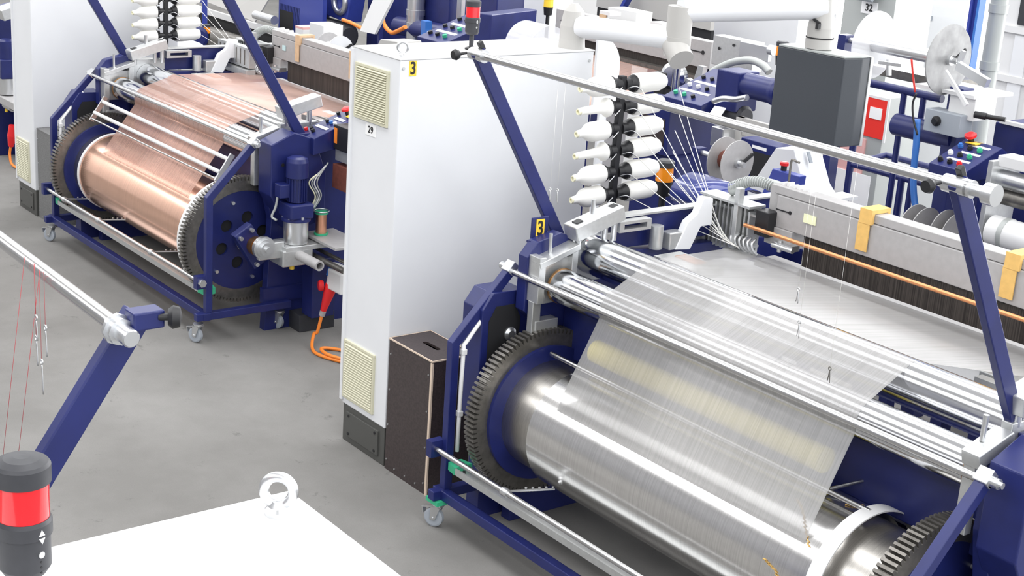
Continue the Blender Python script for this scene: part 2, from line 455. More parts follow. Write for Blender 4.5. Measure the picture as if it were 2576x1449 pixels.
# ------------------------------------------------------------------ beam trolley
def caster(t, x, y, turn, wedge=False):
    a = V((math.cos(turn), math.sin(turn), 0)); e = V((-a.y, a.x, 0)); c = V((x, y, .052)) - a * .02
    b = B().tube((x, y, .112), (x, y, .128), .026, 20).tube((x, y, .128), (x, y, .134), .034, 20)
    for s_ in (-1, 1):
        b.prism([V((x, y, .118)) + e * s_ * .02 + a * .022, V((x, y, .118)) + e * s_ * .02 - a * .03, c + e * s_ * .02 - a * .014 - Z * .008, c + e * s_ * .02 + a * .014 - Z * .008], e * s_ * .004)
    b.bar(V((x, y, .116)) - e * .024, V((x, y, .116)) + e * .024, .05, .008, a)
    b.tube(c - e * .028, c + e * .028, .007, 12)
    f = part('caster', b, 'zinc', t)
    w = B().lathe(c - e * .014, e, [(0, .014), (0, .042), (.003, .05), (.025, .05), (.028, .042), (.028, .014)], 32)
    part('wheel', w, 'rubber', f)
    part('wheel_hub', B().lathe(c - e * .017, e, [(0, .016), (.034, .016)], 20), 'zinc', f)
    part('brake_pedal', B().bar(V((x, y, .112)) - a * .02, V((x, y, .098)) - a * .085, .03, .006, e).bar(V((x, y, .1)) - a * .08, V((x, y, .066)) - a * .075, .034, .006, e), 'zinc', f)
    if wedge: part('spacer_block', B().box(x - .055, x + .045, y - .04, y + .06, .135, .157), 'green', t, 'green spacer block')

def trolley(xr, label, clips, wedge, z0=0):
    xl = .74
    t = thing('beam_trolley', label, 'trolley', ((xl + xr) / 2, .1, 0))
    zt = .157; s = .05
    b = B().box(xl - .05, xr + .03, -.155, -.105, zt, zt + s, .004)
    for xx in (xl, xr): b.box(xx - .025, xx + .025, -.2, .49, zt + .001, zt + s + .001, .004)
    part('base_frame', b, 'blue', t)
    part('brace', B().box(xl + .03, xl + .06, .2, .9, .2, .225), 'blue', t)
    part('brace', B().box(xr - .07, xr - .02, .3, .9, .2, .3), 'blue', t)
    for xx in (xl, xr):
        u = B().prism([(xx - .022, -.135, zt + s), (xx - .022, -.09, zt + s), (xx - .022, -.09, .955), (xx - .022, .215, 1.275), (xx - .022, .185, 1.31), (xx - .022, -.135, .975)], (.044, 0, 0), .003)
        part('upright', u, 'blue', t)
        part('rod_bracket', B().box(xx - .06, xx - .015, -.2, -.12, .375, .46) if xx == xl else B().box(xx - .03, xx + .02, -.2, -.12, .375, .46), 'blue', t)
        g = B().obox((xx, .2, 1.305), (X, V((0, .7, .75)), V((0, -.75, .7))), (.03, .03, .022), .004)
        part('clamp', g, 'zinc', t)
        k = B().lathe((xx + (-.065 if xx == xl else .03), .2, 1.30), X, [(0, .02), (.03, .02), (.03, .012), (.045, .012)], 14)
        part('clamp_bolt', k, 'zinc', t)
    part('guide_bar', B().tube((xl - .03, .2, 1.29), (xr + .03, .2, 1.29), .0165, 24), 'steel', t, 'steel guide bar')
    part('lower_rod', B().tube((xl - .05, -.17, .42), (xr + .04, -.17, .42), .0135, 20), 'steel', t, 'polished lower rod')
    part('rod_nut', B().tube((xr + .02, -.17, .42), (xr + .05, -.17, .42), .026, 6), 'zinc', t)
    part('rod_nut', B().tube((xl - .065, -.17, .42), (xl - .05, -.17, .42), .022, 6), 'zinc', t)
    part('drip_tray', B().box(xl + .1, xr - .1, -.13, -.035, .322, .33).box(xl + .1, xr - .1, -.134, -.126, .318, .352), 'alu', t, 'aluminium tray')
    for x0, sg in ((xl + .1, -1), (xr - .1, 1)):
        pts = [(x0, -.136, .316), (x0, -.03, .316), (x0 + sg * .07, -.045, .316), (x0 + sg * .085, -.085, .316), (x0 + sg * .07, -.125, .316)]
        part('tray_end', B().prism(pts, (0, 0, .04)), 'green', t, 'green tray end')
        part('tray_screws', B().tube((x0 - sg * .03, -.06, .33), (x0 - sg * .03, -.06, .343), .008, 10).tube((x0 - sg * .03, -.1, .33), (x0 - sg * .03, -.1, .343), .008, 10).tube((x0 - sg * .075, -.06, .33), (x0 - sg * .075, -.06, .343), .008, 10), 'black', t)
    for fx in clips:
        xx = xl + (xr - xl) * fx
        part('rod_clamp', B().tube((xx - .02, -.17, .42), (xx + .02, -.17, .42), .021, 16), 'zinc', t)
        c = B().bar((xx, -.165, .425), (xx + .1, .04, .43), .012, .006)
        for k in range(5): c.tube((xx + .04 + k * .014, -.083 + k * .029, .436), (xx + .04 + k * .014, -.083 + k * .029, .442), .006, 10)
        part('hole_strip', c, 'zinc', t)
    b = B().path([(xl + .02, -.07, .4), (xl + .02, -.066, .9), (xl + .02, -.05, .97), (xl + .02, .12, 1.165)], .011, 10, 3)
    part('conduit', b, 'paper', t, 'thin white conduit')
    for p in ((-.068, .6), (-.066, .92), (.05, 1.085)): part('conduit_clip', B().obox((xl + .02, *p), (X, Y, Z), (.014, .014, .014), .003), 'white2', t)
    for x, y, tn in ((xl, -.15, .5), (xr - .02, -.17, .45), (xr - .03, .43, .35), (xl + .02, .43, .4)): caster(t, x, y, tn, wedge and x == xl and y < 0)
    return t

# ------------------------------------------------------------------ cloth beam with the roll of wire cloth
def cloth_beam(xl, xr, cy, cz, label, hub):
    t = thing('cloth_beam', label, 'cloth beam', ((xl + xr) / 2, cy, cz - .43))
    for x0, x1 in ((xl - .04, xl + .035), (xr - .035, xr + .04)):
        part('gear_ring', B().gear((x0, cy, cz), X, .335, .402, .427, x1 - x0, 104), 'gear', t, 'dark toothed gear ring')
    part('drum', B().lathe((xl, cy, cz), X, [(0, .272), (xr - xl, .272)], 72), 'drum', t, 'turned steel drum')
    part('flange', B().ring((xl + .01, cy, cz), X, .255, .345, .045, 72), 'blue', t, 'blue flange ring')
    holes = [circ((xr + .036, cy + .155 * math.cos(a), cz + .155 * math.sin(a)), Y, Z, .042, 20) for a in [k * PI / 3 + .3 for k in range(6)]]
    part('end_disc', B().plate(circ((xr + .036, cy, cz), Y, Z, .362, 72), holes, (-.03, 0, 0)), 'blue', t, 'blue end disc with round holes')
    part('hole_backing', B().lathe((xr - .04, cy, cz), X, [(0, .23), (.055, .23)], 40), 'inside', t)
    b = B()
    for k in range(6):
        a = k * PI / 3 + .8; b.tube((xr + .034, cy + .27 * math.cos(a), cz + .27 * math.sin(a)), (xr + .052, cy + .27 * math.cos(a), cz + .27 * math.sin(a)), .012, 10)
    part('disc_bolts', b, 'zinc', t)
    if hub:
        part('shaft', B().lathe((xr + .03, cy, cz), X, [(0, .05), (.03, .05), (.03, .065), (.05, .065), (.05, .038), (.13, .038)], 32), 'steel', t)
    return t

def wire_cloth(label, rollm, sheetm, cy, cz, rr, rx0, rx1, sx0, sx1, strap, z2, zf):
    rod_ = rollm == 'roll'
    t = thing('wire_cloth', label, 'wire cloth', ((sx0 + sx1) / 2, cy, cz - rr))
    b = B().lathe((rx0, cy, cz), X, [(0, rr - .028), (0, rr), (rx1 - rx0, rr), (rx1 - rx0, rr - .028)], 96, cap=False)
    part('roll', b, rollm, t, 'wound roll of wire cloth')
    prof = [(1.5, zf)]
    c2, q2, c1, q1 = (.6, z2), .099, (.36, 1.25 if rod_ else 1.215), .087
    for a in range(100, 131, 6): prof.append((c2[0] + q2 * math.cos(math.radians(a)), c2[1] + q2 * math.sin(math.radians(a))))
    for a in range(116, 205, 8): prof.append((c1[0] + q1 * math.cos(math.radians(a)), c1[1] + q1 * math.sin(math.radians(a))))
    px_, pz_ = prof[-1]
    d = math.hypot(px_ - cy, pz_ - cz); al = math.acos((rr + .003) / d); th = math.atan2(pz_ - cz, px_ - cy) + al
    e0 = (cy + (rr + .003) * math.cos(th), cz + (rr + .003) * math.sin(th))
    for k in range(1, 9): prof.append((px_ + (e0[0] - px_) * .74 * k / 8, pz_ + (e0[1] - pz_) * .74 * k / 8))
    a1 = math.atan2(prof[-1][1] - cz, prof[-1][0] - cy)
    for k, q in ((.06, .024), (.12, .013), (.18, .006), (.24, .0025)): prof.append((cy + (rr + q) * math.cos(a1 + k), cz + (rr + q) * math.sin(a1 + k)))
    part('sheet', B().strip(prof, sx0, sx1, .0006, (-.33, .5)), sheetm, t, 'taut see-through sheet of wire gauze')
    for x0, x1, r in strap:
        part('edge_strap', B().ring((x0, cy, cz), X, r - .006, r, x1 - x0, 72), 'white2', t, 'white strap round the roll')
    return t

# ------------------------------------------------------------------ weaving machine
def loom(xr, label, armr, rod, panel_box, batten_l, batten_r, z2):
    """xr is the right end of the rollers"""
    xl = .93
    t = thing('weaving_machine', label, 'loom', ((xl + xr) / 2, 1.2, 0))
    # left side: plate, rear beam, drive housing
    part('side_plate', B().yz(.80, .87, [(.2, 0), (2.1, 0), (2.1, 1.3), (.75, 1.35), (.4, 1.49), (.26, 1.46), (.2, 1.39), (.2, 1.12), (.28, 1.05)], .004), 'blue', t)
    part('side_beam', B().box(.8, .84, .68, 2.15, 1.355, 1.52, .003), 'blue', t)
    part('beam_cap', B().box(.795, .86, .7, 2.1, 1.52, 1.53), 'alu', t)
    h = part('drive_housing', B().yz(.62, .78, [(.02, .55), (.02, 1.12), (.08, 1.2), (.26, 1.2), (.32, 1.1), (.32, .55)], .004), 'blue', t)
    part('window', B().yz(.78, .784, [(.06, .78), (.06, 1.06), (.1, 1.13), (.21, 1.13), (.25, 1.06), (.25, .78)]), 'inside', h)
    part('shaft_end', B().lathe((.782, .19, .98), X, [(0, .035), (.01, .035), (.02, .02)], 20), 'zinc', h)
    part('housing_leg', B().box(.66, .76, .08, .3, 0, .55), 'blue', h)
    # left bearing blocks
    a = B().obox((.91, .335, 1.40), (X, V((0, .95, .28)), V((0, -.28, .95))), (.045, .125, .015), .003)
    a.obox((.91, .232, 1.29), (X, Y, Z), (.042, .02, .115), .003).obox((.91, .43, 1.33), (X, Y, Z), (.042, .018, .09), .003)
    a.obox((.895, .33, 1.27), (X, Y, Z), (.02, .1, .11))
    part('bearing_block', a, 'alu', t)
    a = B().box(.885, .925, .21, .26, 1.0, 1.18, .003).obox((.9, .3, 1.04), (X, Y, Z), (.03, .07, .04), .004)
    a.tube((.93, .25, 1.2), (.94, .25, 1.2), .018, 14)
    part('bearing_arm', a, 'alu', t)
    part('adjuster_pin', B().tube((.9, .31, 1.40), (.9, .31, 1.505), .009, 12), 'zinc', t)
    part('bearing_housing', B().box(.80, .872, .47, .74, 1.22, 1.455, .006), 'alu', t)
    part('bearing_cap', B().obox((.9, .58, 1.535), (X, V((0, .96, .26)), V((0, -.26, .96))), (.05, .155, .038), .005), 'alu', t)
    b = B()
    for yy, zz in ((.47, 1.51), (.69, 1.565)): b.obox((.9, yy, zz + .036), (X, V((0, .96, .26)), V((0, -.26, .96))), (.02, .02, .004))
    part('cap_slots', b, 'black', t)
    for yy, zz in ((.475, 1.42), (.64, 1.43), (.7, 1.43)): part('cap_post', B().tube((.91, yy, zz), (.91, yy, zz + .1), .016, 16), 'zinc', t)
    part('cap_stud', B().tube((.88, .58, 1.56), (.88, .58, 1.64), .012, 14), 'zinc', t)
    part('slotted_rail', B().box(.86, .91, .74, .95, 1.46, 1.475).box(.86, .91, .74, .95, 1.50, 1.515).box(.86, .91, .74, .77, 1.475, 1.5).box(.86, .91, .92, .95, 1.475, 1.5), 'alu', t)
    part('tensioner', B().tube((.9, 1.0, 1.35), (.9, 1.0, 1.47), .035, 18).box(.87, .94, 1.06, 1.16, 1.34, 1.43, .006), 'alu', t)
    # right side
    part('side_plate', B().yz(xr + .06, xr + .13, [(.32, 0), (2.1, 0), (2.1, 1.3), (.75, 1.35), (.55, 1.38), (.32, 1.30), (.3, 1.05), (.36, .8)], .004), 'blue', t)
    a = B().obox((xr + .035, .35, 1.345), (X, V((0, .95, .28)), V((0, -.28, .95))), (.04, .1, .03), .004)
    a.box(xr + .0, xr + .05, .27, .31, 1.02, 1.31, .003).box(xr, xr + .05, .46, .74, 1.25, 1.42, .004)
    part('bearing_block', a, 'alu', t)
    part('adjuster_pin', B().tube((xr + .02, .33, 1.37), (xr + .02, .33, 1.47), .011, 12), 'zinc', t)
    part('bearing_cap', B().obox((xr + .035, .6, 1.525), (X, V((0, .97, .24)), V((0, -.24, .97))), (.05, .15, .04), .005), 'alu', t)
    part('cap_post', B().tube((xr + .035, .5, 1.40), (xr + .035, .5, 1.5), .018, 16), 'zinc', t)
    part('cap_post', B().tube((xr + .035, .68, 1.40), (xr + .035, .68, 1.52), .018, 16), 'zinc', t)
    if panel_box:
        h = part('drive_box', B().yz(xr + .1, xr + .27, [(.275, 1.0), (.275, 1.335), (.44, 1.405), (.6, 1.35), (.68, 1.12), (.68, .8), (.42, .75)], .006), 'blue', t)
        for yy in (.36, .5): part('vent_hole', B().tube((xr + .269, yy, 1.2), (xr + .272, yy, 1.2), .012, 10), 'inside', h)
    # rollers
    for (cy, cz, r, x0) in ((.36, 1.25, .085, xl + .01), (.6, z2, .097, xl - .055)):
        part('roller', B().lathe((x0, cy, cz), X, [(0, r * .6), (0, r), (xr - x0, r), (xr - x0, r * .6)], 64), 'chrome', t, 'polished chrome roller')
    for q in (xl + .012, xr - .005): part('roller_collar', B().ring((q, .36, 1.25), X, .05, .088, .012, 40), 'brass', t)
    # body under the cloth
    part('cross_beam', B().box(.87, xr + .06, .45, .78, .86, 1.13, .008), 'blue', t)
    part('cross_beam', B().box(.87, xr + .06, .72, 1.0, .35, .7, .008), 'blue', t)
    part('under_roller', B().tube((.95, .74, .78), (xr, .74, .78), .045, 24), 'gear', t)
    part('bed', B().box(.88, xr + .05, .8, 1.62, 1.17, 1.23), 'white', t)
    part('spindle_rod', B().tube((1.0, .285, .93), (xr - .38, .285, .93), .0115, 14), 'steel', t, 'thin steel rod')
    b = B().tube((xr - .62, .3, .92), (xr - .5, .62, .98), .008, 10)
    part('stay_rod', b, 'steel', t)
    part('stay_clip', B().obox((xr - .54, .49, .955), (X, Y, Z), (.035, .035, .03), .004), 'dgreen', t, 'dark green clip')
    if rod: part('yellow_reflection_tube', B().tube((1.22, .375, 1.0), (2.66, .375, 1.0), .055, 28), 'reflect_yellow', t, 'added yellow tube imitating a reflection in the gauze')  # added tube; its yellow stands in for a reflected band on the gauze
    # arms and top bar
    for ax in (.72, armr):
        p, q = V((ax, .54, 1.36)), V((ax, -.055, 2.36))
        part('arm', B().bar(p, q, .035, .066, X, .004), 'blue', t, 'slanted blue arm')
        part('arm_foot', B().box(ax - .03, .81 if ax < 1 else xr + .07, .5, .6, 1.25, 1.38, .004) if ax < 1 else B().box(xr + .07, ax + .03, .5, .6, 1.25, 1.38, .004), 'blue', t)
        part('bar_clamp', B().tube((ax - .05, -.05, 2.345), (ax + .05, -.05, 2.345), .03, 20), 'zinc', t)
        part('knob', B().lathe((ax - .04, -.09, 2.35), V((0, -1, -.1)), [(0, .007), (.045, .007), (.045, .02), (.06, .026), (.075, .02)], 16), 'black', t, 'black clamping knob')
        part('clamp_lever', B().obox((ax - .01, -.03, 2.385), (X, V((0, -.5, .86)), V((0, .86, .5))), (.012, .022, .012), .003), 'black', t)
    part('top_bar', B().tube((.68, -.05, 2.345), (armr + .05, -.05, 2.345), .0185, 24), 'steel', t, 'long steel top bar')
    part('bar_end', B().lathe((armr + .04, -.05, 2.345), X, [(0, .03), (.02, .03), (.02, .02), (.07, .02), (.07, .036), (.11, .036)], 20), 'zinc', t)
    # batten with reed
    bl, br = batten_l, batten_r
    part('batten', B().box(bl + .03, br, 1.5, 1.6, 1.495, 1.66, .004).box(bl, br, 1.508, 1.6, 1.662, 1.705, .004).box(bl - .02, bl + .16, 1.49, 1.6, 1.40, 1.495, .004).box(bl - .04, bl + .03, 1.52, 1.6, 1.52, 1.70, .003), 'alu2', t, 'grey aluminium batten')
    part('batten_slot', B().box(bl + .03, bl + .12, 1.497, 1.505, 1.584, 1.590).tube((bl + .125, 1.498, 1.587), (bl + .125, 1.504, 1.587), .010, 12), 'black', t)
    b = B()
    for k in range(6): b.obox((bl + .02 + k * .035, 1.56, 1.71), (X, Y, Z), (.008, .02, .008 + .006 * (k % 2)))
    part('batten_teeth', b, 'white2', t)
    part('reed', B().box(bl + .21, br, 1.53, 1.55, 1.33, 1.51), 'reed', t, 'dark reed of fine dents')
    b = B(); x = bl + .22
    while x < br - .05: b.box(x, x + .03, 1.515, 1.53, 1.485, 1.505); x += .115
    part('reed_clip', b, 'black', t)
    part('reed_shoe', B().box(1.15, br, 1.47, 1.62, 1.27, 1.305), 'alu2', t)
    part('end_clamp', B().box(bl + .07, bl + .19, 1.47, 1.53, 1.40, 1.43).tube((bl + .06, 1.47, 1.41), (bl + .2, 1.47, 1.41), .014, 12).tube((bl + .1, 1.48, 1.38), (bl + .1, 1.48, 1.44), .012, 12), 'zinc', t)
    if rod: part('copper_rod', B().tube((1.12, 1.40, 1.485), (xr, 1.40, 1.485), .0105, 16), 'rodcu', t, 'copper coloured rod')
    # back of the machine
    part('back_beam', B().box(.84, xr + .06, 2.0, 2.1, .9, 1.25, .006), 'blue', t)
    part('temple_plate', B().box(.98, 1.3, .95, 1.1, 1.30, 1.345, .004).box(1.0, 1.28, .9, .95, 1.335, 1.35), 'alu', t)
    part('temple_plate', B().box(xr - .45, xr, .95, 1.12, 1.33, 1.375, .004).box(xr - .42, xr, .88, .93, 1.335, 1.37).box(xr - .3, xr, 1.2, 1.3, 1.33, 1.37), 'alu', t)
    part('temple_insert', B().box(xr - .28, xr - .03, 1.0, 1.07, 1.375, 1.38), 'copper', t)
    part('temple_insert', B().box(1.05, 1.2, 1.0, 1.07, 1.345, 1.35), 'copper', t)
    # weft head
    w = part('weft_head', B().box(1.02, 1.12, 1.36, 1.5, 1.30, 1.34, .003).box(.78, 1.12, 1.5, 1.515, 1.3, 1.57).box(.78, .80, 1.38, 1.5, 1.25, 1.56, .004).box(.78, 1.14, 1.4, 1.52, 1.57, 1.582), 'alu', t)
    b = B()
    for k in range(11):
        x = .80 + k * .03; b.box(x, x + .012, 1.44, 1.5, 1.31, 1.545 + .02 * (k % 2))
    b.box(.79, 1.14, 1.46, 1.5, 1.52, 1.532).box(.79, 1.14, 1.46, 1.5, 1.36, 1.372)
    part('guide_bars', b, 'alu', w)
    part('tall_post', B().box(1.03, 1.06, 1.4, 1.44, 1.32, 1.66, .003), 'alu', w)
    b = B()
    for k in range(6): b.path([(1.03 + k * .03, 1.43, 1.42), (1.035 + k * .03, 1.4, 1.40), (1.045 + k * .03, 1.4, 1.37), (1.06 + k * .03, 1.42, 1.345)], .007, 8)
    part('weft_nozzle', b, 'zinc', w)
    part('cover_arm', B().prism([(.90, 1.267, 1.60), (.90, 1.231, 1.517), (.90, 1.17, 1.48), (.90, 1.10, 1.34), (.90, 1.205, 1.33), (.90, 1.267, 1.445), (.90, 1.345, 1.446), (.90, 1.335, 1.59)], (.045, 0, 0), .005), 'white', w)
    if not rod:
        gb = part('slotted_block', B().box(.66, 1.2, 1.30, 1.36, 1.40, 1.56, .004).box(.66, 1.2, 1.28, 1.36, 1.335, 1.39, .004), 'alu', w)
        b = B()
        for k in range(7): b.box(.70 + k * .07, .712 + k * .07, 1.297, 1.30, 1.42, 1.54)
        part('slots', b, 'gear', gb)
    part('sensor_wheel', B().lathe((.73, 1.36, 1.33), X, [(0, .05), (.02, .05), (.02, .02)], 24), 'dark', w)
    part('motor_block', B().box(1.15, 1.24, 1.44, 1.52, 1.44, 1.57, .004), 'black', w)
    b = B().path([(.9, 1.5, 1.60), (1.0, 1.54, 1.67), (1.15, 1.58, 1.68), (1.24, 1.58, 1.64), (1.28, 1.56, 1.58)], .026, 12)
    part('hose', b, 'hose', w)
    b = B()
    for k in range(26):
        u = k / 25; c = V((.9 + .34 * u, 1.5 + .08 * u, 1.60 + .085 * math.sin(PI * min(u * .85 + .08, 1)))); b.torus(c, V((1, .2, .25 * math.cos(PI * u))), .0265, .003, 12, 6)
    part('hose_rib', b, 'hose', w)
    return t
M['reflect_yellow'] = mat('yellow_reflection', (.9, .74, .12), .5)  # colour of the added tube, imitating a yellow reflection

# ------------------------------------------------------------------ bobbins
def bobbin_proto(d, fat, label, base, group):
    """cone of yarn whose tip points along d"""
    t = thing('yarn_bobbin', label, 'bobbin', base, group)
    p = V(base)
    if fat == 2: prof = [(0, .02), (.0, .046), (.006, .053), (.05, .054), (.17, .051), (.2, .04), (.212, .036), (.214, .012)]
    elif fat: prof = [(0, .02), (0, .048), (.012, .054), (.10, .053), (.125, .047), (.15, .03), (.165, .022), (.195, .019)]
    else: prof = [(0, .02), (0, .05), (.014, .051), (.03, .036), (.06, .026), (.19, .019)]
    part('yarn', B().lathe(p, d, prof, 28, sharp=False), 'yarn', t)
    if fat != 2: part('tube_end', B().lathe(p + V(d) * .190, d, [(0, .017), (.014, .016), (.014, .009), (.004, .009)], 16), 'core', t)
    return t

def rack(x, y, z0, z1, rows, label, pitch, cup):
    t = thing('bobbin_rack', label, 'rack', (x, y, 0))
    part('pole', B().box(x - .018, x + .018, y - .018, y + .018, .0, z1, .003), 'black', t)
    part('foot', B().box(x - .15, x + .15, y - .15, y + .15, 0, .02), 'black', t)
    for k in range(rows):
        z = z1 - .045 - k * pitch
        for s_ in (-1, 1):
            b = B().tube((x, y + s_ * .015, z), (x, y + s_ * .07, z), .032 if cup else .022, 14)
            if cup or s_ > 0:
                b.lathe((x, y + s_ * .05, z), Y * s_, [(0, .012), (.0, .03), (.02, .045), (.03, .048), (.036, .046)], 24)
            else:
                for q in range(6):
                    a = q * PI / 3; b.bar((x, y - .05, z), (x + .048 * math.cos(a), y - .07, z + .048 * math.sin(a)), .012, .012)
            part('holder', b, 'black', t)
            part('eyelet', B().path([(x + .02, y + s_ * .02, z - .02), (x + .06, y + s_ * .05, z - .005), (x + .07, y + s_ * .09, z - .03)], .003, 6), 'zinc', t)
    return t

# ================================================================== THE HALL
struct('floor', B().box(-22, 14, -12, 20, -.2, 0), 'floor')
WY = 12.5
b = B()
wins = [(-9.5, -6.5), (-5.6, -2.6), (-1.7, 1.3), (2.2, 5.2), (6.1, 9.1)]
xs = [-22] + [v for w in wins for v in w] + [14]
for i in range(0, len(xs), 2): b.box(xs[i], xs[i + 1], WY, WY + .3, 0, 7)
for a, c in wins: b.box(a, c, WY, WY + .3, 0, .5); b.box(a, c, WY, WY + .3, 5.2, 7)
struct('wall_back', b, 'wall')
for i, (a, c) in enumerate(wins):
    fr = B().box(a, c, WY + .1, WY + .16, .5, .58).box(a, c, WY + .1, WY + .16, 5.12, 5.2)
    for q in (a + .04, (a + c) / 2, c - .04): fr.box(q - .04, q + .04, WY + .1, WY + .16, .58, 5.12)
    for zz in (1.9, 3.4): fr.box(a, c, WY + .1, WY + .16, zz - .03, zz + .03)
    w = struct('window_%d' % (i + 1), fr, 'white2')
    pn = B().box(a + .02, c - .02, WY + .125, WY + .13, .55, 5.15)
    part('pane', pn, 'pane', w)
struct('added_front_wall', B().box(-22, 14, -12.3, -12, 0, 7), 'wallgrey')  # unseen grey wall added to keep light off the front faces
struct('wall_left', B().box(-22.3, -22, -12, 12.8, 0, 7), 'wall')
b = B(); sky = [(-9.6, -6.0), (-2.9, -.7), (2.2, 4.4), (7, 9.2)]  # unseen skylight strips added for the light; first one placed for the roll highlight
ys = [-12] + [v for s_ in sky for v in s_] + [12.8]
for i in range(0, len(ys), 2): b.box(-22, 14, ys[i], ys[i + 1], 7, 7.2)
for q in (-22, -16, -10, -4, 2, 8, 13.7): b.box(q, q + .3, -12, 12.8, 6.7, 7.0)
struct('ceiling', b, 'wall')
for i, (a, c) in enumerate(sky):
    ld = bpy.data.lights.new('added_skylight', 'AREA'); ld.shape = 'RECTANGLE'; ld.size = 34; ld.size_y = c - a
    ld.energy = 1350 if i == 0 else 860; ld.color = (1, .99, .98)  # first strip stronger, to lay a broad highlight on the rolls
    lo = bpy.data.objects.new('added_skylight', ld); COL.objects.link(lo); lo.location = (-4, (a + c) / 2, 7.15)
for i, (a, c) in enumerate(wins):
    ld = bpy.data.lights.new('window_daylight', 'AREA'); ld.shape = 'RECTANGLE'; ld.size = c - a - .1; ld.size_y = 4.5; ld.energy = 560
    lo = bpy.data.objects.new('window_daylight', ld); COL.objects.link(lo); lo.location = ((a + c) / 2, WY + .4, 2.85); lo.rotation_euler = (-PI / 2, 0, 0)

wd = bpy.data.worlds.new('world'); scene.world = wd; wd.use_nodes = True
bg = wd.node_tree.nodes['Background']; bg.inputs['Color'].default_value = (.93, .96, 1, 1); bg.inputs['Strength'].default_value = 2.0

# ================================================================== RIGHT MACHINE (steel cloth)
RX = 3.36
trolley(3.50, 'blue wheeled beam trolley holding the silver wire roll', (.2, .8), True)
cloth_beam(.92, 3.29, .3, .61, 'geared steel cloth beam under the silver wire cloth', False)
wire_cloth('wide silver grey wire cloth running over chrome rollers onto its roll', 'roll', 'gauze', .3, .61, .295, 1.2, 2.94, 1.33, 2.86, [(2.95, 3.015, .328)], 1.36, 1.325)
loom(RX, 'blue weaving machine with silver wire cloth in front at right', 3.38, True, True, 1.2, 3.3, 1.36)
cab = cabinet(-.44, 0, 0, 1.26, 2.2, 'tall white cabinet with yellow number 3 beside brown plywood box', lab='29', big='3')
stack_light(-.18, .56, 2.208, 'small red signal light on cabinet numbered 3')
p = thing('number_plate', 'small blue plate with yellow 3 behind chrome roller end', 'plate', (.86, .32, 1.45))
part('plate_back', B().box(.79, .80, .27, .37, 1.4, 1.56, .002).box(.79, .82, .25, .4, 1.44, 1.452), 'blue', p)
q = part('number_sticker', B().box(.80, .803, .295, .345, 1.455, 1.55), 'yellow', p)
text('lettering', '3', .1, (.8035, .32, 1.502), Y, Z, 'black', q, sx=.8)

def ply_box(x0, x1, y0, y1, h, m, edge, label):
    t = thing('wooden_box', label, 'box', ((x0 + x1) / 2, (y0 + y1) / 2, 0))
    part('front_panel', B().box(x0 + .004, x1 - .012, y0, y0 + .012, 0, h - .012), m, t)
    part('side_panel', B().box(x1 - .012, x1, y0 + .012, y1, 0, h - .012), m, t)
    part('side_panel', B().box(x0, x0 + .012, y0 + .012, y1, 0, h - .012), m, t)
    part('back_panel', B().box(x0 + .012, x1 - .012, y1 - .012, y1, 0, h - .012), m, t)
    cx, cy = (x0 + x1) / 2, (y0 + y1) / 2
    slot = [(cx + .055 * sx + .016 * math.cos(a), cy + .016 * math.sin(a), h - .012) for sx, r0 in ((1, -PI / 2), (-1, PI / 2)) for a in [r0 + k * PI / 6 for k in range(7)]]
    part('lid', B().plate([(x0, y0, h - .012), (x1, y0, h - .012), (x1, y1, h - .012), (x0, y1, h - .012)], [slot], (0, 0, .012)), m, t)
    part('slot_recess', B().box(cx - .08, cx + .08, cy - .03, cy + .03, h - .05, h - .04), 'inside', t)
    e = .007
    b = B().box(x1 - .014, x1 + .002, y0 - .002, y0 + .008, 0, h - .01)
    for a in (y0, y1): b.box(x0, x1, a - e / 3, a + e / 3, h - .006, h + .002)
    for a in (x0, x1): b.box(a - e / 3, a + e / 3, y0, y1, h - .006, h + .002)
    part('edge_strip', b, edge, t, 'bare plywood edge')
    b = B()
    for k in range(4):
        for q in (x0 + .02, x1 - .03): b.tube((q, y0 - .003, .06 + k * .2), (q, y0 + .002, .06 + k * .2), .005, 8)
    for k in range(3): b.tube((x0 + .1 + k * .1, y0 - .003, .03), (x0 + .1 + k * .1, y0 + .002, .03), .005, 8)
    part('screws', b, 'zinc', t)
    return t
ply_box(.012, .415, 0, .26, .742, 'film', 'ply', 'brown film-faced plywood box with handle slot beside white cabinet')

# bobbins of the right machine: six on each side of the black pole
rack(.35, 1.17, 1.36, 2.13, 6, 'black upright bobbin rack with twelve white bobbins', .1185, True)
words = ['top', 'second', 'third', 'fourth', 'fifth', 'lowest']
protoL = [None, None]; protoR = None
for k in range(6):
    z = 2.085 - k * .1185
    fat = k in (0, 2, 4, 5)
    lb = '%s white bobbin on cabinet side of the black rack' % words[k]
    loc = V((.35, 1.085, z))
    if protoL[fat] is None: protoL[fat] = bobbin_proto((0, -1, -.06), fat, lb, loc, 'white bobbins on the rack by cabinet 3')
    else: copy_thing(protoL[fat], loc, lb)
    lb = '%s white bobbin on machine side of the black rack' % words[k]
    loc = V((.35, 1.255, z))
    if protoR is None: protoR = bobbin_proto((0, 1, .02), 2, lb, loc, 'white bobbins on the rack by cabinet 3')
    else: copy_thing(protoR, loc, lb)
ends = [(1.0 + .010 * k, 1.385, 1.365) for k in range(12)]
for k in range(6):
    z = 2.085 - k * .1185
    for j, (y, nm) in enumerate(((1.3, 'machine'), (1.09, 'cabinet'))):
        e = ends[2 * k + j]
        s_ = (.42, 1.52 if j == 0 else 1.25, z - .02)
        single('weft_thread', B().path([s_, tuple((a + c) / 2 - (.012 if i == 2 else 0) for i, (a, c) in enumerate(zip(s_, e))), e], .0022, 6, 3), 'yarn',
               'white thread from the %s bobbin on the %s side down to weft head' % (words[k], nm), 'thread', 'white threads of the rack by cabinet 3')

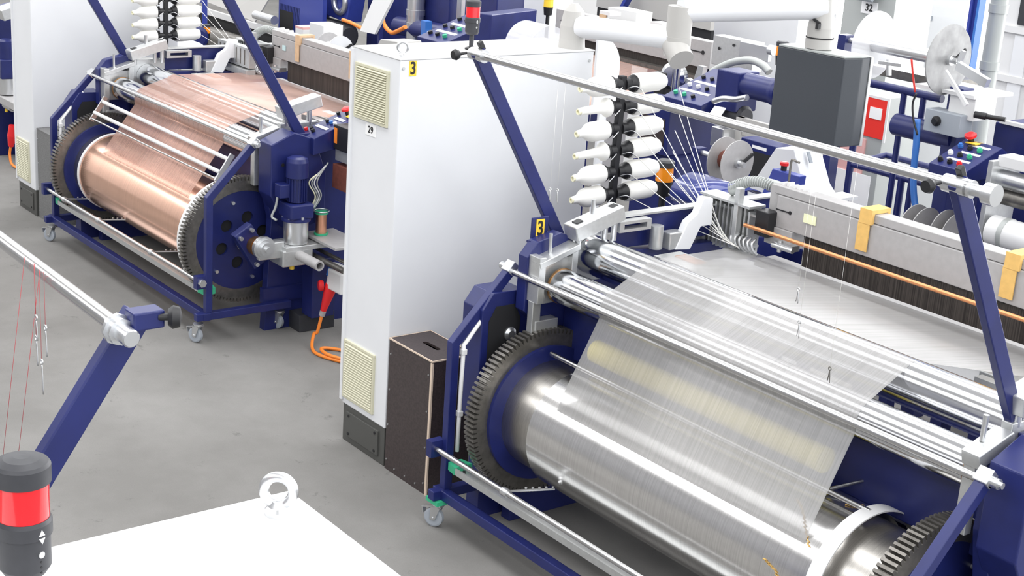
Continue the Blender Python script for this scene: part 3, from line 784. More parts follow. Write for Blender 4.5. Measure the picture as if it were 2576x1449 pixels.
# yellow cards and note on the batten
for cx, w in ((1.80, 'beside pale note'), (2.62, 'right of slanted blue arm')):
    t = thing('hook_card', 'ochre hook-shaped card hung over grey batten %s' % w, 'card', (cx, 1.48, 1.5))
    part('front_tab', B().box(cx - .035, cx + .035, 1.488, 1.494, 1.52, 1.66), 'tag', t)
    part('top_hook', B().box(cx - .03, cx + .045, 1.486, 1.62, 1.707, 1.727).box(cx - .03, cx + .045, 1.486, 1.506, 1.655, 1.707).box(cx - .03, cx + .045, 1.602, 1.62, 1.67, 1.707), 'tag', t)
single('paper_note', B().box(1.42, 1.50, 1.494, 1.4985, 1.565, 1.61), 'palegreen', 'small pale yellow-green note stuck on grey batten', 'note')

# ================================================================== LEFT MACHINE (copper cloth)
OFF = V((-5.573, .16, 0))
LX = 3.20
trolley(3.37, 'blue wheeled beam trolley holding the copper wire roll', (.13, .38, .72), False)
cloth_beam(.92, 3.16, .22, .61, 'geared steel cloth beam under the copper wire cloth', True)
wire_cloth('copper coloured wire cloth running over chrome rollers onto its roll', 'roll_cu', 'gauze_cu', .22, .61, .29, 1.13, 3.04, 1.36, 2.80, [(3.05, 3.12, .40), (1.10, 1.13, .297)], 1.285, 1.30)
OFF = V((-5.573, .16, -.035))
loom(LX, 'blue weaving machine with copper wire cloth and motor at far left', 3.37, False, True, 1.2, 3.15, 1.32)
OFF = V((-5.573, .16, 0))
cabinet(-.40, 0, 0, 1.26, 2.2, 'tall white cabinet beside grey box at far left', lab='1', big=None)
ply_box(.012, .36, .02, .3, .742, 'grey', 'grey', 'dark grey board box beside the far left cabinet')
rack(.30, 1.01, 1.25, 2.14, 7, 'black upright bobbin rack behind the copper machine', .0985, False)
pl = None; pr = None
nm4 = ['highest', 'second', 'third', 'lowest']
for k in range(3, 7):
    z = 2.095 - k * .0985
    for y, d in ((.925, (0, -1, -.04)), (1.095, (0, 1, .02))):
        lb = '%s white bobbin on %s side of the copper machine rack' % (nm4[k - 3], 'cabinet' if d[1] < 0 else 'machine')
        pr_ = pl if d[1] < 0 else pr
        loc = V((.30, y, z))
        if pr_ is None:
            o = bobbin_proto(d, True if d[1] < 0 else 2, lb, loc, 'white bobbins on the copper machine rack')
            if d[1] < 0: pl = o
            else: pr = o
        else: copy_thing(pr_, OFF + loc, lb)
for k in range(3, 7):
    z = 2.095 - k * .0985; s_ = (.33, 1.31, z); e = (.98 + .012 * k, 1.385, 1.37)
    single('weft_thread', B().path([s_, tuple((a + c) / 2 for a, c in zip(s_, e)), e], .002, 6, 3), 'yarn',
           'thin thread from %s machine-side bobbin to the copper machine weft head' % nm4[k - 3], 'thread', 'threads of the copper machine rack')
# tension frame: three bright rods in front of the copper sheet
t = thing('tension_frame', 'frame of three bright rods in front of copper cloth', 'rod frame', (2.0, .2, .95))
for yy, zz, r in ((.11, 1.165, .0135), (.04, 1.09, .0135), (.02, 1.045, .007)):
    part('rod', B().tube((1.17, yy, zz), (3.22, yy, zz), r, 16), 'white2' if r > .01 else 'steel', t)
for xx in (1.17, 3.22): part('end_plate', B().bar((xx, .13, 1.20), (xx, .015, 1.03), .012, .035, X), 'steel', t)
# cards on the copper machine batten
for cx, w in ((1.62, 'near the blue note'), (2.42, 'next to white cabinet')):
    t = thing('hook_card', 'brown kraft card hung over the copper machine batten %s' % w, 'card', (cx, 1.48, 1.46))
    part('front_tab', B().box(cx - .03, cx + .03, 1.488, 1.494, 1.485, 1.62), 'kraft', t)
    part('top_hook', B().box(cx - .025, cx + .04, 1.486, 1.62, 1.672, 1.69).box(cx - .025, cx + .04, 1.486, 1.506, 1.615, 1.672).box(cx - .025, cx + .04, 1.602, 1.62, 1.64, 1.672), 'kraft', t)
single('paper_note', B().box(1.38, 1.43, 1.494, 1.4985, 1.535, 1.575), 'paleblue', 'small pale blue note stuck on copper machine batten', 'note')

# console on the right shoulder of the copper machine
t = thing('control_console', 'blue sloped console with red stop button on copper machine', 'console', (3.4, .8, 1.3))
part('housing', B().yz(LX + .1, LX + .31, [(.56, 1.22), (.56, 1.33), (1.02, 1.50), (1.02, 1.3)], .004), 'blue', t)
n_ = V((0, -.347, .938))
def cp(u, v): return V((LX + .105 + u * .2, .56 + v * .46, 1.333 + v * .17))
for u, v, m in ((.12, .1, 'red'), (.3, .15, 'black'), (.5, .12, 'black'), (.3, .4, 'black'), (.55, .4, 'sky'), (.8, .4, 'paper'), (.15, .62, 'black')):
    part('button', B().tube(cp(u, v), cp(u, v) + n_ * .018, .013, 14), m, t)
part('label_strip', B().bar(cp(.15, .26), cp(.85, .26), .004, .025, n_), 'paper', t)
part('label_strip', B().bar(cp(.3, .53), cp(.85, .53), .004, .025, n_), 'paper', t)
g = part('stop_button', B().lathe(cp(.5, .68), n_, [(0, .014), (.03, .014)], 16), 'black', t)
part('mushroom_head', B().lathe(cp(.5, .68) + n_ * .03, n_, [(0, .022), (.004, .032), (.016, .032), (.024, .02), (.026, 0)], 20), 'red', g, 'red mushroom head')
part('yellow_plate', B().obox(cp(.8, .7) + n_ * .003, (X, V((0, .938, .347)), n_), (.04, .04, .002)), 'yellow', t)

# drive group on the right end of the copper machine
mx, my = 3.55, .42
t = thing('gear_motor', 'dark blue upright gear motor on silver cylinder', 'motor', (mx, my, .66))
b = B().lathe((mx, my, 1.10), Z, [(0, .072), (.1, .072), (.125, .064), (.135, .04), (.137, 0)], 32)
part('fan_cover', b, 'blue', t)
b = B().lathe((mx, my, .94), Z, [(0, .058), (.16, .058)], 32)
for k in range(20):
    a = 2 * PI * k / 20; b.bar((mx + .062 * math.cos(a), my + .062 * math.sin(a), .945), (mx + .062 * math.cos(a), my + .062 * math.sin(a), 1.095), .012, .004, (math.cos(a), math.sin(a), 0))
part('finned_body', b, 'blue', t)
part('terminal_box', B().box(mx - .06, mx + .02, my - .13, my - .055, .97, 1.06, .006), 'blue', t)
b = B().obox((mx, my, .885), (X, Y, Z), (.085, .085, .05), .012).lathe((mx, my, .815), Z, [(0, .095), (.02, .095), (.02, .085), (.03, .085)], 32)
part('gearbox', b, 'blue', t)
b = B()
for k in range(6):
    a = 2 * PI * k / 6; b.tube((mx + .083 * math.cos(a), my + .083 * math.sin(a), .83), (mx + .083 * math.cos(a), my + .083 * math.sin(a), .852), .011, 8)
part('bolts', b, 'zinc', t)
part('silver_cylinder', B().lathe((mx, my, .665), Z, [(0, .08), (.15, .08)], 36), 'zinc', t, 'silver cylinder')
part('motor_cable', B().path([(mx - .03, my - .12, .98), (mx - .04, my - .13, .9), (mx - .05, my - .15, .84), (mx - .02, my - .13, .82)], .008, 8), 'hose', t)
t = thing('drive_bracket', 'grey plate bracket with shaft tube below the motor', 'bracket', (3.5, .4, .5))
part('plates', B().box(3.42, 3.64, .3, .62, .63, .662, .004).box(3.46, 3.64, .28, .5, .53, .64, .008).obox((3.58, .22, .64), (X, Y, Z), (.02, .09, .055), .006), 'alu', t)
part('hub_discs', B().lathe((3.585, .16, .67), X, [(0, .075), (.03, .075), (.03, .06), (.05, .06), (.05, .045), (.07, .045), (.07, .02), (.09, .02)], 32), 'zinc', t)
part('shaft_tube', B().ring((3.6, .4, .6), X, .022, .033, .3, 28), 'alu2', t)
part('cross_shaft', B().tube((3.45, .62, .58), (3.95, .62, .58), .013, 14).tube((3.45, .55, .56), (3.95, .55, .56), .02, 14), 'gear', t)
part('yellow_fitting', B().tube((3.58, .38, .495), (3.58, .38, .53), .016, 12), 'yellow', t)
part('stand', B().box(3.42, 3.56, .55, .72, .12, .53, .006), 'blue', t)
part('floor_box', B().box(3.25, 3.47, .51, .78, 0, .12, .004), 'dark', t)
bb = part('bearing_block', B().obox((3.43, .16, .64), (X, V((0, .85, .53)), V((0, -.53, .85))), (.035, .07, .14), .006), 'blue', t)
b = B()
for sy in (-1, 1):
    for sz in (-1, 1):
        c = V((3.465, .16, .64)) + V((0, .85, .53)) * .045 * sy + V((0, -.53, .85)) * .11 * sz; b.tube(c, c + X * .025, .014, 12)
part('bolts', b, 'zinc', bb)
part('bronze_ring', B().lathe((3.465, .17, .65), X, [(0, .06), (.05, .06), (.05, .05), (.08, .05)], 32), 'brass', t)
t = thing('wire_spool', 'small copper wire spool with green flanges on grey plate', 'spool', (3.53, .62, .68))
part('flange', B().lathe((3.53, .62, .69), Z, [(0, .046), (.012, .046)], 24), 'green', t, 'green flange')
part('winding', B().lathe((3.53, .62, .702), Z, [(0, .036), (.13, .036)], 28), 'copper', t)
part('flange', B().lathe((3.53, .62, .832), Z, [(0, .046), (.012, .046)], 24), 'green', t)
part('wire_ring', B().torus((3.53, .62, .85), Z, .05, .004, 24, 6), 'zinc', t)
single('shelf_plate', B().box(3.42, 3.85, .54, .78, .668, .688, .003), 'alu2', 'flat grey plate under the copper wire spool', 'shelf')
t = thing('sensor_box', 'black box with orange sticker beside the white cabinet', 'box', (3.62, .8, 1.14))
part('body', B().box(3.52, 3.74, .7, .9, 1.26, 1.42, .004), 'black', t)
part('sticker', B().box(3.53, 3.565, .697, .70, 1.3, 1.4), 'cable', t, 'orange sticker')
part('lower_block', B().box(3.53, 3.74, .71, .88, 1.185, 1.26, .003), 'alu', t)
part('brown_box', B().box(3.52, 3.74, .7, .88, 1.0, 1.16, .003), 'brown', t, 'brown box below')
part('post', B().box(3.6, 3.72, .86, .92, 0, 1.2), 'warm', t)
for k in range(4):
    single('motor_wire', B().path([(3.53, .66 - .02 * k, 1.17 - .02 * k), (3.53, .58 - .02 * k, 1.05), (3.52, .62 - .015 * k, .95), (3.5, .58 - .01 * k, .86)], .005, 6), ['hose', 'white2', 'hose', 'core'][k],
           ['thin grey wire nearest the brown box', 'thin white wire looping behind blue motor', 'thin grey wire close to motor fins', 'thin cream wire close to motor fins'][k], 'wire', 'loose wires beside the blue motor')
t = thing('power_plug', 'red industrial plug in white socket beside the cabinet', 'plug', (3.75, .5, .3))
d = V((-.1, -.18, -.75)).normalized(); p0 = V((3.72, .6, .4))
part('socket', B().lathe(p0 - d * .14, d, [(0, .045), (.06, .05), (.12, .04), (.15, .035)], 20).box(3.73, 3.9, .56, .7, .38, .52, .01), 'white2', t, 'white socket')
part('blue_flap', B().obox(p0 - d * .1 + V((.0, -.05, 0)), (X, d, d.cross(X)), (.02, .03, .005)), 'sky', t)
part('plug_body', B().lathe(p0 + d * .0, d, [(0, .04), (.03, .042), (.1, .032), (.16, .024), (.2, .018)], 20), 'red', t, 'red plug body')
part('plug_cover', B().lathe(p0 + d * .01 + V((-.03, -.045, 0)), V((-.3, -.9, 0)), [(0, .035), (.02, .038), (.03, .03)], 16), 'red', t)
part('gland', B().lathe(p0 + d * .19, d, [(0, .022), (.035, .02)], 10), 'alu2', t)
e = p0 + d * .22
single('power_cable', B().path([e, e + d * .12 + V((.01, 0, 0)), (3.68, .5, .06), (3.8, .42, .012), (3.95, .4, .012), (4.2, .5, .012)], .011, 10).path([(4.15, .62, .012), (3.98, .6, .012), (3.86, .52, .013), (3.88, .44, .03), (3.99, .42, .032), (4.1, .46, .03)], .011, 10), 'cable', 'orange power cable looping on the floor beside cabinet', 'cable')

# the next machine further left shows only its motor end
OFF = V((-11.15, .32, 0))
t = thing('drive_end', 'blue and grey machine end behind the far left cabinet', 'machine', (4.2, .6, 0))
part('blue_housing', B().yz(3.0, 3.35, [(.3, .0), (.3, 1.33), (.55, 1.4), (1.3, 1.4), (1.3, 0)], .006), 'blue', t)
part('grey_head', B().obox((3.6, .42, 1.42), (X, V((0, .95, .3)), V((0, -.3, .95))), (.1, .16, .05), .005), 'alu', t)
mt = part('motor', B().lathe((3.55, .34, .96), Z, [(0, .07), (.16, .07), (.18, .05), (.18, 0)], 24), 'blue', t)
part('gearbox', B().box(3.47, 3.63, .26, .42, .78, .96, .01), 'blue', mt)
part('silver_cylinder', B().lathe((3.55, .34, .63), Z, [(0, .078), (.15, .078)], 28), 'zinc', t)
part('grey_bracket', B().box(3.4, 4.0, .25, .6, .55, .62, .006), 'alu2', t)
part('shaft_tube', B().ring((3.5, .33, .52), X, .02, .033, .2, 20), 'alu', t)
part('yellow_fitting', B().tube((3.5, .34, .45), (3.5, .34, .48), .016, 12), 'yellow', t)
part('dark_stand', B().box(3.35, 3.7, .45, .8, .0, .5, .006), 'blue', t)
t = thing('power_plug', 'red plug with orange cable left of the far left cabinet', 'plug', (3.8, .3, .1))
part('plug_body', B().lathe((3.80, .3, .38), V((-.1, -.15, -1)), [(0, .045), (.1, .045), (.2, .024)], 18), 'red', t)
part('cable', B().path([(3.78, .27, .18), (3.78, .26, .1), (3.86, .26, .02), (4.2, .3, .014)], .012, 8), 'cable', t, 'orange cable')
OFF = V((0, 0, 0))

# ================================================================== FOREGROUND: the facing machine across the aisle
cabinet(4.1, 4.54, -4.16, -2.9, 2.2, 'near white cabinet seen from above with steel lifting eye', nx=-1, ny=1, eyes=((0, 0),))
stack_light(4.30, -3.45, 2.208, 'large red signal light in front on the near cabinet')
t = thing('bar_frame', 'near blue arm carrying a long steel bar across the aisle', 'frame', (3.38, -3.4, 0))
p, q = V((3.38, -3.58, 1.28)), V((3.38, -2.87, 2.325))
part('arm', B().bar(p, q, .035, .062, X, .004), 'blue', t)
part('foot', B().box(3.3, 3.46, -3.66, -3.46, 0, 1.3, .006), 'blue', t)
part('bar', B().tube((.7, -2.93, 2.338), (3.42, -2.93, 2.31), .0175, 28), 'steel', t, 'long steel bar')
part('end_nut', B().lathe((3.395, -2.925, 2.302), X, [(0, .035), (.012, .035), (.012, .03), (.03, .03)], 8), 'zinc', t)
part('end_pin', B().lathe((3.42, -2.925, 2.302), X, [(0, .02), (.05, .02), (.054, .017)], 24), 'zinc', t)
kb = part('clamp_block', B().obox((3.42, -2.872, 2.325), (X, Y, Z), (.025, .035, .02), .004), 'blue', t)
part('knob', B().lathe((3.44, -2.85, 2.33), V((.45, .85, 0)), [(0, .008), (.02, .008), (.02, .018), (.03, .026), (.045, .022), (.05, 0)], 12), 'black', kb, 'black knob')
part('far_arm', B().bar((.72, -3.55, 1.25), (.72, -2.9, 2.36), .035, .062, X, .004).box(.64, .8, -3.66, -3.46, 0, 1.3, .006), 'blue', t)

def hook(x, y, z, L, label, grp, ztop, tm='thread', m='zinc', cr=.0006):
    t = thing('wire_hook', label, 'hook', (x, y, z), grp)
    b = B().torus((x, y, z + L), Y, .006, .0022, 14, 6)
    b.path([(x, y, z + L - .004), (x + .004, y, z + L * .5), (x + .006, y, z)], .0018, 6, 3).path([(x, y, z + L - .004), (x - .004, y + .003, z + L * .5), (x - .008, y + .004, z + .004)], .0018, 6, 3)
    part('hook_wire', b, m, t)
    part('cord', B().path([(x, y, z + L + .005), (x, y, ztop)], cr, 5, 1), tm, t, 'thin thread')
for px, py, py2, nm in ((92, 855, 800, 'uppermost'), (116, 895, 826, 'right-hand'), (93, 918, 852, 'middle'), (107, 990, 912, 'lowest')):
    a, c = at(px, py, 'y', -2.955), at(px, py2, 'y', -2.955)
    hook(a.x, -2.955, a.z, c.z - a.z, '%s of the white hooks hanging below the near bar' % nm, 'hooks below the near bar', 2.34)
for k, (px, py, l) in enumerate(((22, 1000, 'left of the hanging hooks'), (60, 700, 'close left of the hooks'))):
    a = at(px - 18, 1180, 'y', -2.955); c = at(px + 40, 640, 'y', -2.955)
    single('thread', B().path([a, (c.x, -2.955, 2.34)], .0007, 5, 1), 'thread', 'loose red thread hanging %s' % l, 'thread', 'red threads from the near bar')
for px, py, py2, nm in ((1382, 508, 476, 'left one of two small hooks in front of the blue arm'), (1400, 512, 478, 'right one of two small hooks in front of the blue arm'), (2004, 762, 726, 'small steel hook hanging over bright upper cloth'), (2006, 850, 808, 'small steel hook hanging over grey middle cloth'), (2083, 962, 925, 'dark hook hanging over lower part of cloth')):
    a, c = at(px, py, 'y', -.05), at(px, py2, 'y', -.05)
    hook(a.x, -.05, a.z, c.z - a.z, nm, 'hooks below the steel top bar', 2.33, 'yarn', 'gear' if 'dark' in nm else 'zinc', .0005)
# ochre cords stitched into the edge of the silver roll
for pts, nm in ((((2.70, 112), (2.745, 117), (2.79, 124), (2.82, 130), (2.86, 137), (2.89, 143)), 'longest ochre zigzag cord on the silver roll by the white strap'),
                (((2.86, 92), (2.88, 88), (2.89, 83), (2.89, 78)), 'short ochre zigzag cord at the top of the silver roll'),
                (((2.72, 166), (2.75, 168), (2.79, 170), (2.80, 174)), 'ochre zigzag cord low on the silver roll')):
    pp = []
    for i in range(len(pts) - 1):
        for k in range(4):
            u = k / 4; x = pts[i][0] + (pts[i + 1][0] - pts[i][0]) * u + (.006 if (k % 2) else -.006); a = math.radians(pts[i][1] + (pts[i + 1][1] - pts[i][1]) * u)
            pp.append((x, .3 + .299 * math.cos(a), .61 + .299 * math.sin(a)))
    single('stitch_cord', B().path(pp, .0028, 6, 1), 'tag', nm, 'cord')

# ================================================================== BEHIND THE RIGHT MACHINE
# monitor on its swivel arm, carried by cabinet 3
t = thing('swivel_mount', 'white jointed swivel arm standing on the cabinet numbered 3', 'arm', (-.2, 1.15, 2.2))
e1 = V((.50, 1.40, 2.34)); e2 = V((.80, 2.16, 2.50))
part('pivot', B().lathe((-.10, 1.18, 2.208), Z, [(0, .075), (.05, .07), (.12, .07), (.2, .055), (.24, .02)], 28), 'warm', t)
d1 = (e1 - V((-.06, 1.19, 2.33))).normalized()
part('lower_tube', B().tube(V((-.06, 1.19, 2.33)), e1, .06, 28), 'white', t)
b = B().lathe(e1 - Z * .09, Z, [(0, .07), (.1, .07), (.1, .067), (.26, .067)], 28)
b.lathe(e1 - Z * .03 - d1 * .02, V((.75, -.2, -.55)), [(0, .066), (.12, .066)], 28)
part('elbow', b, 'warm', t)
part('upper_tube', B().tube(e1 + Z * .15, e2 + Z * .03, .066, 28), 'white', t)
part('neck', B().lathe(e2 - Z * .19, Z, [(0, .075), (.05, .075), (.05, .072), (.11, .072), (.2, .06), (.27, .05)], 28), 'warm', t)
part('neck_ring', B().lathe(e2 - Z * .135, Z, [(0, .0755), (.006, .0755)], 28), 'inside', t)
part('cable_clip', B().bar(e2 + V((-.03, -.07, -.02)), e2 + V((.05, -.07, -.05)), .012, .012).box(e2.x + .03, e2.x + .05, e2.y - .08, e2.y - .06, e2.z - .08, e2.z - .05), 'black', t)
m0 = e2 - Z * .205
t = thing('monitor', 'dark grey machine monitor seen from behind on white swivel arm', 'monitor', tuple(m0 - Z * .55))
pr = [(-.2, -.1), (.25, -.07), (.27, .05), (.265, .12), (-.2, .12)]
part('housing', B().prism([m0 + V((a, c, 0)) for a, c in pr], (0, 0, -.475), .006), 'darkgrey', t)
part('screen_frame', B().prism([m0 + V((a, c, .005)) for a, c in ((-.21, .12), (.27, .12), (.27, .14), (-.21, .14))], (0, 0, -.485), .003), 'alu', t, 'pale rim of the screen side')
part('screen', B().box(m0.x - .18, m0.x + .24, m0.y + .139, m0.y + .143, m0.z - .44, m0.z - .04), 'inside', t)
part('top_plate', B().prism([m0 + V((a * .98, c * .98, 0)) for a, c in pr], (0, 0, .012), .003), 'hose', t)

def leg(t, x, y, z, m='blue', w=.03): part('leg', B().box(x - w, x + w, y - w, y + w, 0, z), m, t)
def disc_spool(name, label, c, r, gap, m='alu2', m2='brown', back='alu2', core=.4):
    """two flange discs on an axle along x; c is the middle of the disc nearer to us"""
    t = thing(name, label, 'spool', (c.x - gap / 2, c.y, c.z - r)); c = V(c)
    part('flange', B().lathe(c, X, [(0, r), (.006, r)], 48), m, t)
    part('flange', B().lathe(c - X * gap, X, [(0, r), (.006, r)], 48), back, t)
    part('winding', B().lathe(c - X * (gap - .006), X, [(0, r * core), (gap - .007, r * core)], 32), m2, t)
    part('axle', B().lathe(c - X * (gap + .25), X, [(0, .018), (gap + .32, .018)], 16).tube(c + X * .006, c + X * .03, .03, 16), 'zinc', t)
    part('lever', B().bar(c + X * .04, c + V((.045, .09, .06)), .012, .02), 'black', t)
    part('stand', B().box(c.x - gap - .25, c.x - gap - .19, c.y - .04, c.y + .04, 0, c.z + .03), 'blue', t)
    return t
disc_spool('flange_spool', 'grey flanged spool with brown winding behind the weft head', at(1853, 410, 'y', 2.7), .145, .12)
disc_spool('flange_spool', 'large grey metal disc spool with clear rear flange by blue column', at(2385, 150, 'y', 3.2), .205, .55, 'discgrey', 'zinc', 'acrylic', .2)
for px, py, l in ((2325, 585, 'left of two grey discs rising behind the grey batten'), (2402, 600, 'right one of two grey discs rising behind the grey batten')):
    disc_spool('flange_spool', l, at(px, py, 'y', 3.0), .15, .08, 'alu2', 'gear')

# white sloped cover with blue panel in front
pp = [at(*q, 'y', 2.55) for q in ((1880, 480), (1952, 372), (1997, 376), (2022, 470), (2040, 500), (1880, 500))]
t = thing('sloped_cover', 'white sloped machine cover behind the left end of grey batten', 'cover', (pp[1].x, 2.65, 0))
part('hood', B().prism(pp, (0, .23, 0), .004), 'white', t)
p = pp[4]
part('foot_flange', B().box(p.x - .02, p.x + .1, 2.6, 2.85, p.z - .01, p.z + .01), 'white', t)
part('base', B().box(pp[1].x - .05, pp[2].x + .05, 2.58, 2.76, 0, pp[5].z + .02), 'white', t)
part('latch', B().obox((pp[2] + pp[3]) / 2 + V((.002, .08, .06)), (X, Y, pp[2] - pp[3]), (.004, .012, .035)), 'rubber', t)
p = at(1950, 455, 'y', 2.3)
t = thing('button_box', 'small blue panel with red stop button before the white cover', 'button box', (p.x, p.y, 0))
part('panel', B().prism([p + V((-.10, 0, -.12)), p + V((-.05, .02, .06)), p + V((.16, .02, .06)), p + V((.16, 0, -.12))], (0, .06, 0), .004), 'blue2', t)
g = part('stop_button', B().tube(p + V((.01, .05, .06)), p + V((.01, .05, .09)), .018, 16), 'black', t)
part('mushroom_head', B().lathe(p + V((.01, .05, .09)), Z, [(0, .026), (.016, .026), (.022, .015)], 20), 'red', g, 'red button head')
leg(t, p.x + .02, p.y + .04, p.z - .1)
a, c = at(1985, 452, 'y', 1.57), at(1992, 402, 'y', 1.57)
single('hex_key', B().path([(a.x, a.y, 1.705), (a.x, a.y, c.z - .015), (a.x + .012, a.y, c.z), (a.x + .055, a.y, c.z - .004)], .006, 6, 4), 'gear', 'black hex key stuck upright in the left end of grey batten', 'tool')

# orange beacons
def beacon(px, py, yv, r, label, lens='orange', ground=True):
    p = at(px, py, 'y', yv)
    t = thing('warning_beacon', label, 'beacon', (p.x, p.y, 0 if ground else p.z - .12))
    part('lens', B().lathe(p - Z * r * .75, Z, [(0, r), (r * 1.6, r * .96)], 28), lens, t, 'orange lens')
    part('cap', B().lathe(p + Z * r * .85, Z, [(0, r * 1.05), (r * .6, r * 1.05), (r * .8, r * .8)], 28), 'dark', t)
    part('base', B().lathe(p - Z * r * 2.4, Z, [(0, r * .8), (r * 1.66, r)], 28), 'black', t)
    part('pole', B().tube((p.x, p.y, 0), (p.x, p.y, p.z - r * 2.3), r * .4, 12), 'black', t)
beacon(1672, 438, 1.85, .052, 'orange beacon light on black base beside the white bobbins')
beacon(1967, 128, 4.4, .045, 'orange beacon light partly behind the dark monitor')
beacon(520, 76, 3.2, .04, 'orange beacon light behind bobbins of the copper machine')
beacon(1380, 8, 5.6, .05, 'yellow and orange beacon light at the top edge near white arm', 'yellow')
p = at(1770, 500, 'y', 1.75)
t = thing('blue_guard', 'blue tinted see-through guard above the weft head', 'guard', (p.x, p.y, p.z - .1))
b = B()
prof = [(1.62 + .16 * (1 - math.cos(a)), p.z + .02 + .1 * math.sin(a)) for a in [k * PI / 12 for k in range(-2, 11)]]
part('shell', b.strip(prof, p.x - .14, p.x + .3, .004), 'bluecup', t)
part('bracket', B().box(p.x - .02, p.x + .02, 1.74, 1.78, 1.2, p.z - .01), 'alu', t)

# second machine row
OFFS = at(1768, 232, 'y', 3.9)
c = OFFS
t = thing('rear_machine', 'blue machine with sloped button console behind the right bobbins', 'machine', (c.x, c.y + .5, 0))
part('console', B().yz(c.x - .2, c.x + .22, [(c.y - .22, c.z - .1), (c.y - .22, c.z - .05), (c.y + .28, c.z + .13), (c.y + .34, c.z + .13), (c.y + .34, c.z - .12)], .004), 'blue', t)
n_ = V((0, -.34, .94))
def cq(u, v): return V((c.x - .18 + u * .36, c.y - .2 + v * .46, c.z - .043 + v * .166))
for v in (.12, .42, .72):
    for u in (.12, .38, .64): part('button', B().tube(cq(u, v), cq(u, v) + n_ * .022, .017, 12), 'black' if (u > .5 or v > .6) else 'green' if v < .3 else 'paper', t)
part('label_strip', B().bar(cq(.05, .28), cq(.9, .28), .004, .03, n_).bar(cq(.05, .58), cq(.9, .58), .004, .03, n_), 'paper', t)
g = part('stop_button', B().lathe(cq(.82, .93), n_, [(0, .03), (.03, .03), (.03, .036), (.05, .036), (.06, .02)], 16), 'red', t)
part('yellow_plate', B().obox(cq(.95, .93) + n_ * .01, (X, Y, n_), (.05, .05, .004)), 'yellow', t)
q = at(1715, 310, 'y', 4.0)
h = part('side_box', B().yz(q.x - .22, q.x + .12, [(q.y - .25, q.z - .22), (q.y - .25, q.z + .14), (q.y - .1, q.z + .2), (q.y + .6, q.z + .1), (q.y + .6, q.z - .22)], .006), 'blue', t)
part('dark_window', B().box(q.x - .19, q.x + .08, q.y - .254, q.y - .25, q.z - .16, q.z + .06), 'film', h)
part('base', B().box(q.x - .3, q.x + .2, q.y - .2, q.y + .7, 0, q.z - .22), 'blue', t)
p = at(1800, 305, 'y', 3.75)
part('paper_label', B().obox(p + V((0, 0, .06)), (V((1, .2, 0)), V((-.1, .7, .7)), V((0, -.7, .7))), (.05, .06, .002)), 'paper', t)
a, e = at(1880, 214, 'y', 3.9), at(1990, 225, 'y', 3.9)
part('blue_tube', B().tube(a, V((a.x + .75, a.y, a.z)), .09, 28), 'blue', t)
part('tube_collar', B().lathe(a + X * .28, X, [(0, .1), (.03, .104), (.06, .1)], 28), 'blue', t)
part('bracket_box', B().box(a.x - .22, a.x, a.y - .1, a.y + .12, a.z - .2, a.z + .09, .01), 'blue', t)
part('motor_drum', B().lathe(at(1790, 275, 'y', 3.9), X, [(0, .05), (.06, .09), (.34, .09), (.36, .07)], 28), 'dark', t, 'black motor drum')
part('motor_pipe', B().path([at(1795, 255, 'y', 3.7), at(1820, 248, 'y', 3.7), at(1850, 250, 'y', 3.7), at(1880, 245, 'y', 3.7)], .022, 10), 'zinc', t)
p = at(1880, 300, 'y', 3.7)
part('cream_frame', B().box(p.x - .1, p.x + .42, p.y, p.y + .04, p.z - .12, p.z).box(p.x + .36, p.x + .42, p.y - .01, p.y + .05, 0, p.z + .18).box(p.x - .1, p.x - .04, p.y - .01, p.y + .05, 0, p.z), 'warm', t)
p = at(1800, 345, 'y', 3.6)
part('valve_block', B().box(p.x - .02, p.x + .1, p.y - .03, p.y + .1, p.z - .06, p.z + .08, .005), 'zinc', t)
p = at(1895, 372, 'y', 3.2)
t = thing('blue_cabinet', 'low blue cabinet with white label strip beside grey spool', 'cabinet', (p.x, p.y, 0))
part('body', B().box(p.x - .12, p.x + .26, p.y, p.y + .3, 0, p.z + .05, .006), 'blue', t)
part('label_strip', B().box(p.x - .01, p.x + .12, p.y - .003, p.y, p.z + .0, p.z + .02), 'paper', t)
part('dark_opening', B().box(p.x + .0, p.x + .22, p.y - .003, p.y, p.z - .25, p.z - .02), 'inside', t)
# weft head of the second row
p = at(1700, 190, 'y', 4.3)
t = thing('weft_unit', 'shiny metal weft head beyond the blue console', 'weft head', (p.x, p.y, 0))
part('round_cover', B().lathe(p, V((.3, -1, 0)), [(0, .11), (.05, .11), (.07, .08)], 28), 'chrome', t)
part('cylinder', B().lathe(p + V((.06, -.05, -.12)), Z, [(0, .035), (.2, .035)], 20), 'chrome', t)
part('dark_block', B().box(p.x - .14, p.x - .02, p.y - .1, p.y + .02, p.z - .18, p.z + .02, .01), 'black', t)
part('bracket', B().prism([p + V((.1, 0, -.15)), p + V((.28, 0, -.1)), p + V((.3, 0, .12)), p + V((.24, 0, .12)), p + V((.2, 0, -.02)), p + V((.12, 0, 0))], (0, .05, 0)), 'alu', t)
part('stand', B().box(p.x - .1, p.x + .25, p.y, p.y + .1, 0, p.z - .15), 'alu2', t)
p = at(1832, 125, 'y', 4.8)
t = thing('guide_block', 'grey riveted guide block at the right end of rear batten', 'guide block', (p.x, p.y, 0))
part('block', B().box(p.x - .16, p.x + .3, p.y - .02, p.y + .1, p.z - .14, p.z + .1, .004), 'alu', t)
part('clamp', B().box(p.x + .18, p.x + .5, p.y - .06, p.y - .02, p.z - .02, p.z + .1, .004).lathe(p + V((.5, -.05, .08)), X, [(0, .04), (.05, .04)], 16), 'zinc', t)
part('rivets', B().tube(p + V((-.08, -.03, .0)), p + V((-.08, -.019, 0)), .012, 8).tube(p + V((.08, -.03, .05)), p + V((.08, -.019, .05)), .012, 8), 'black', t)
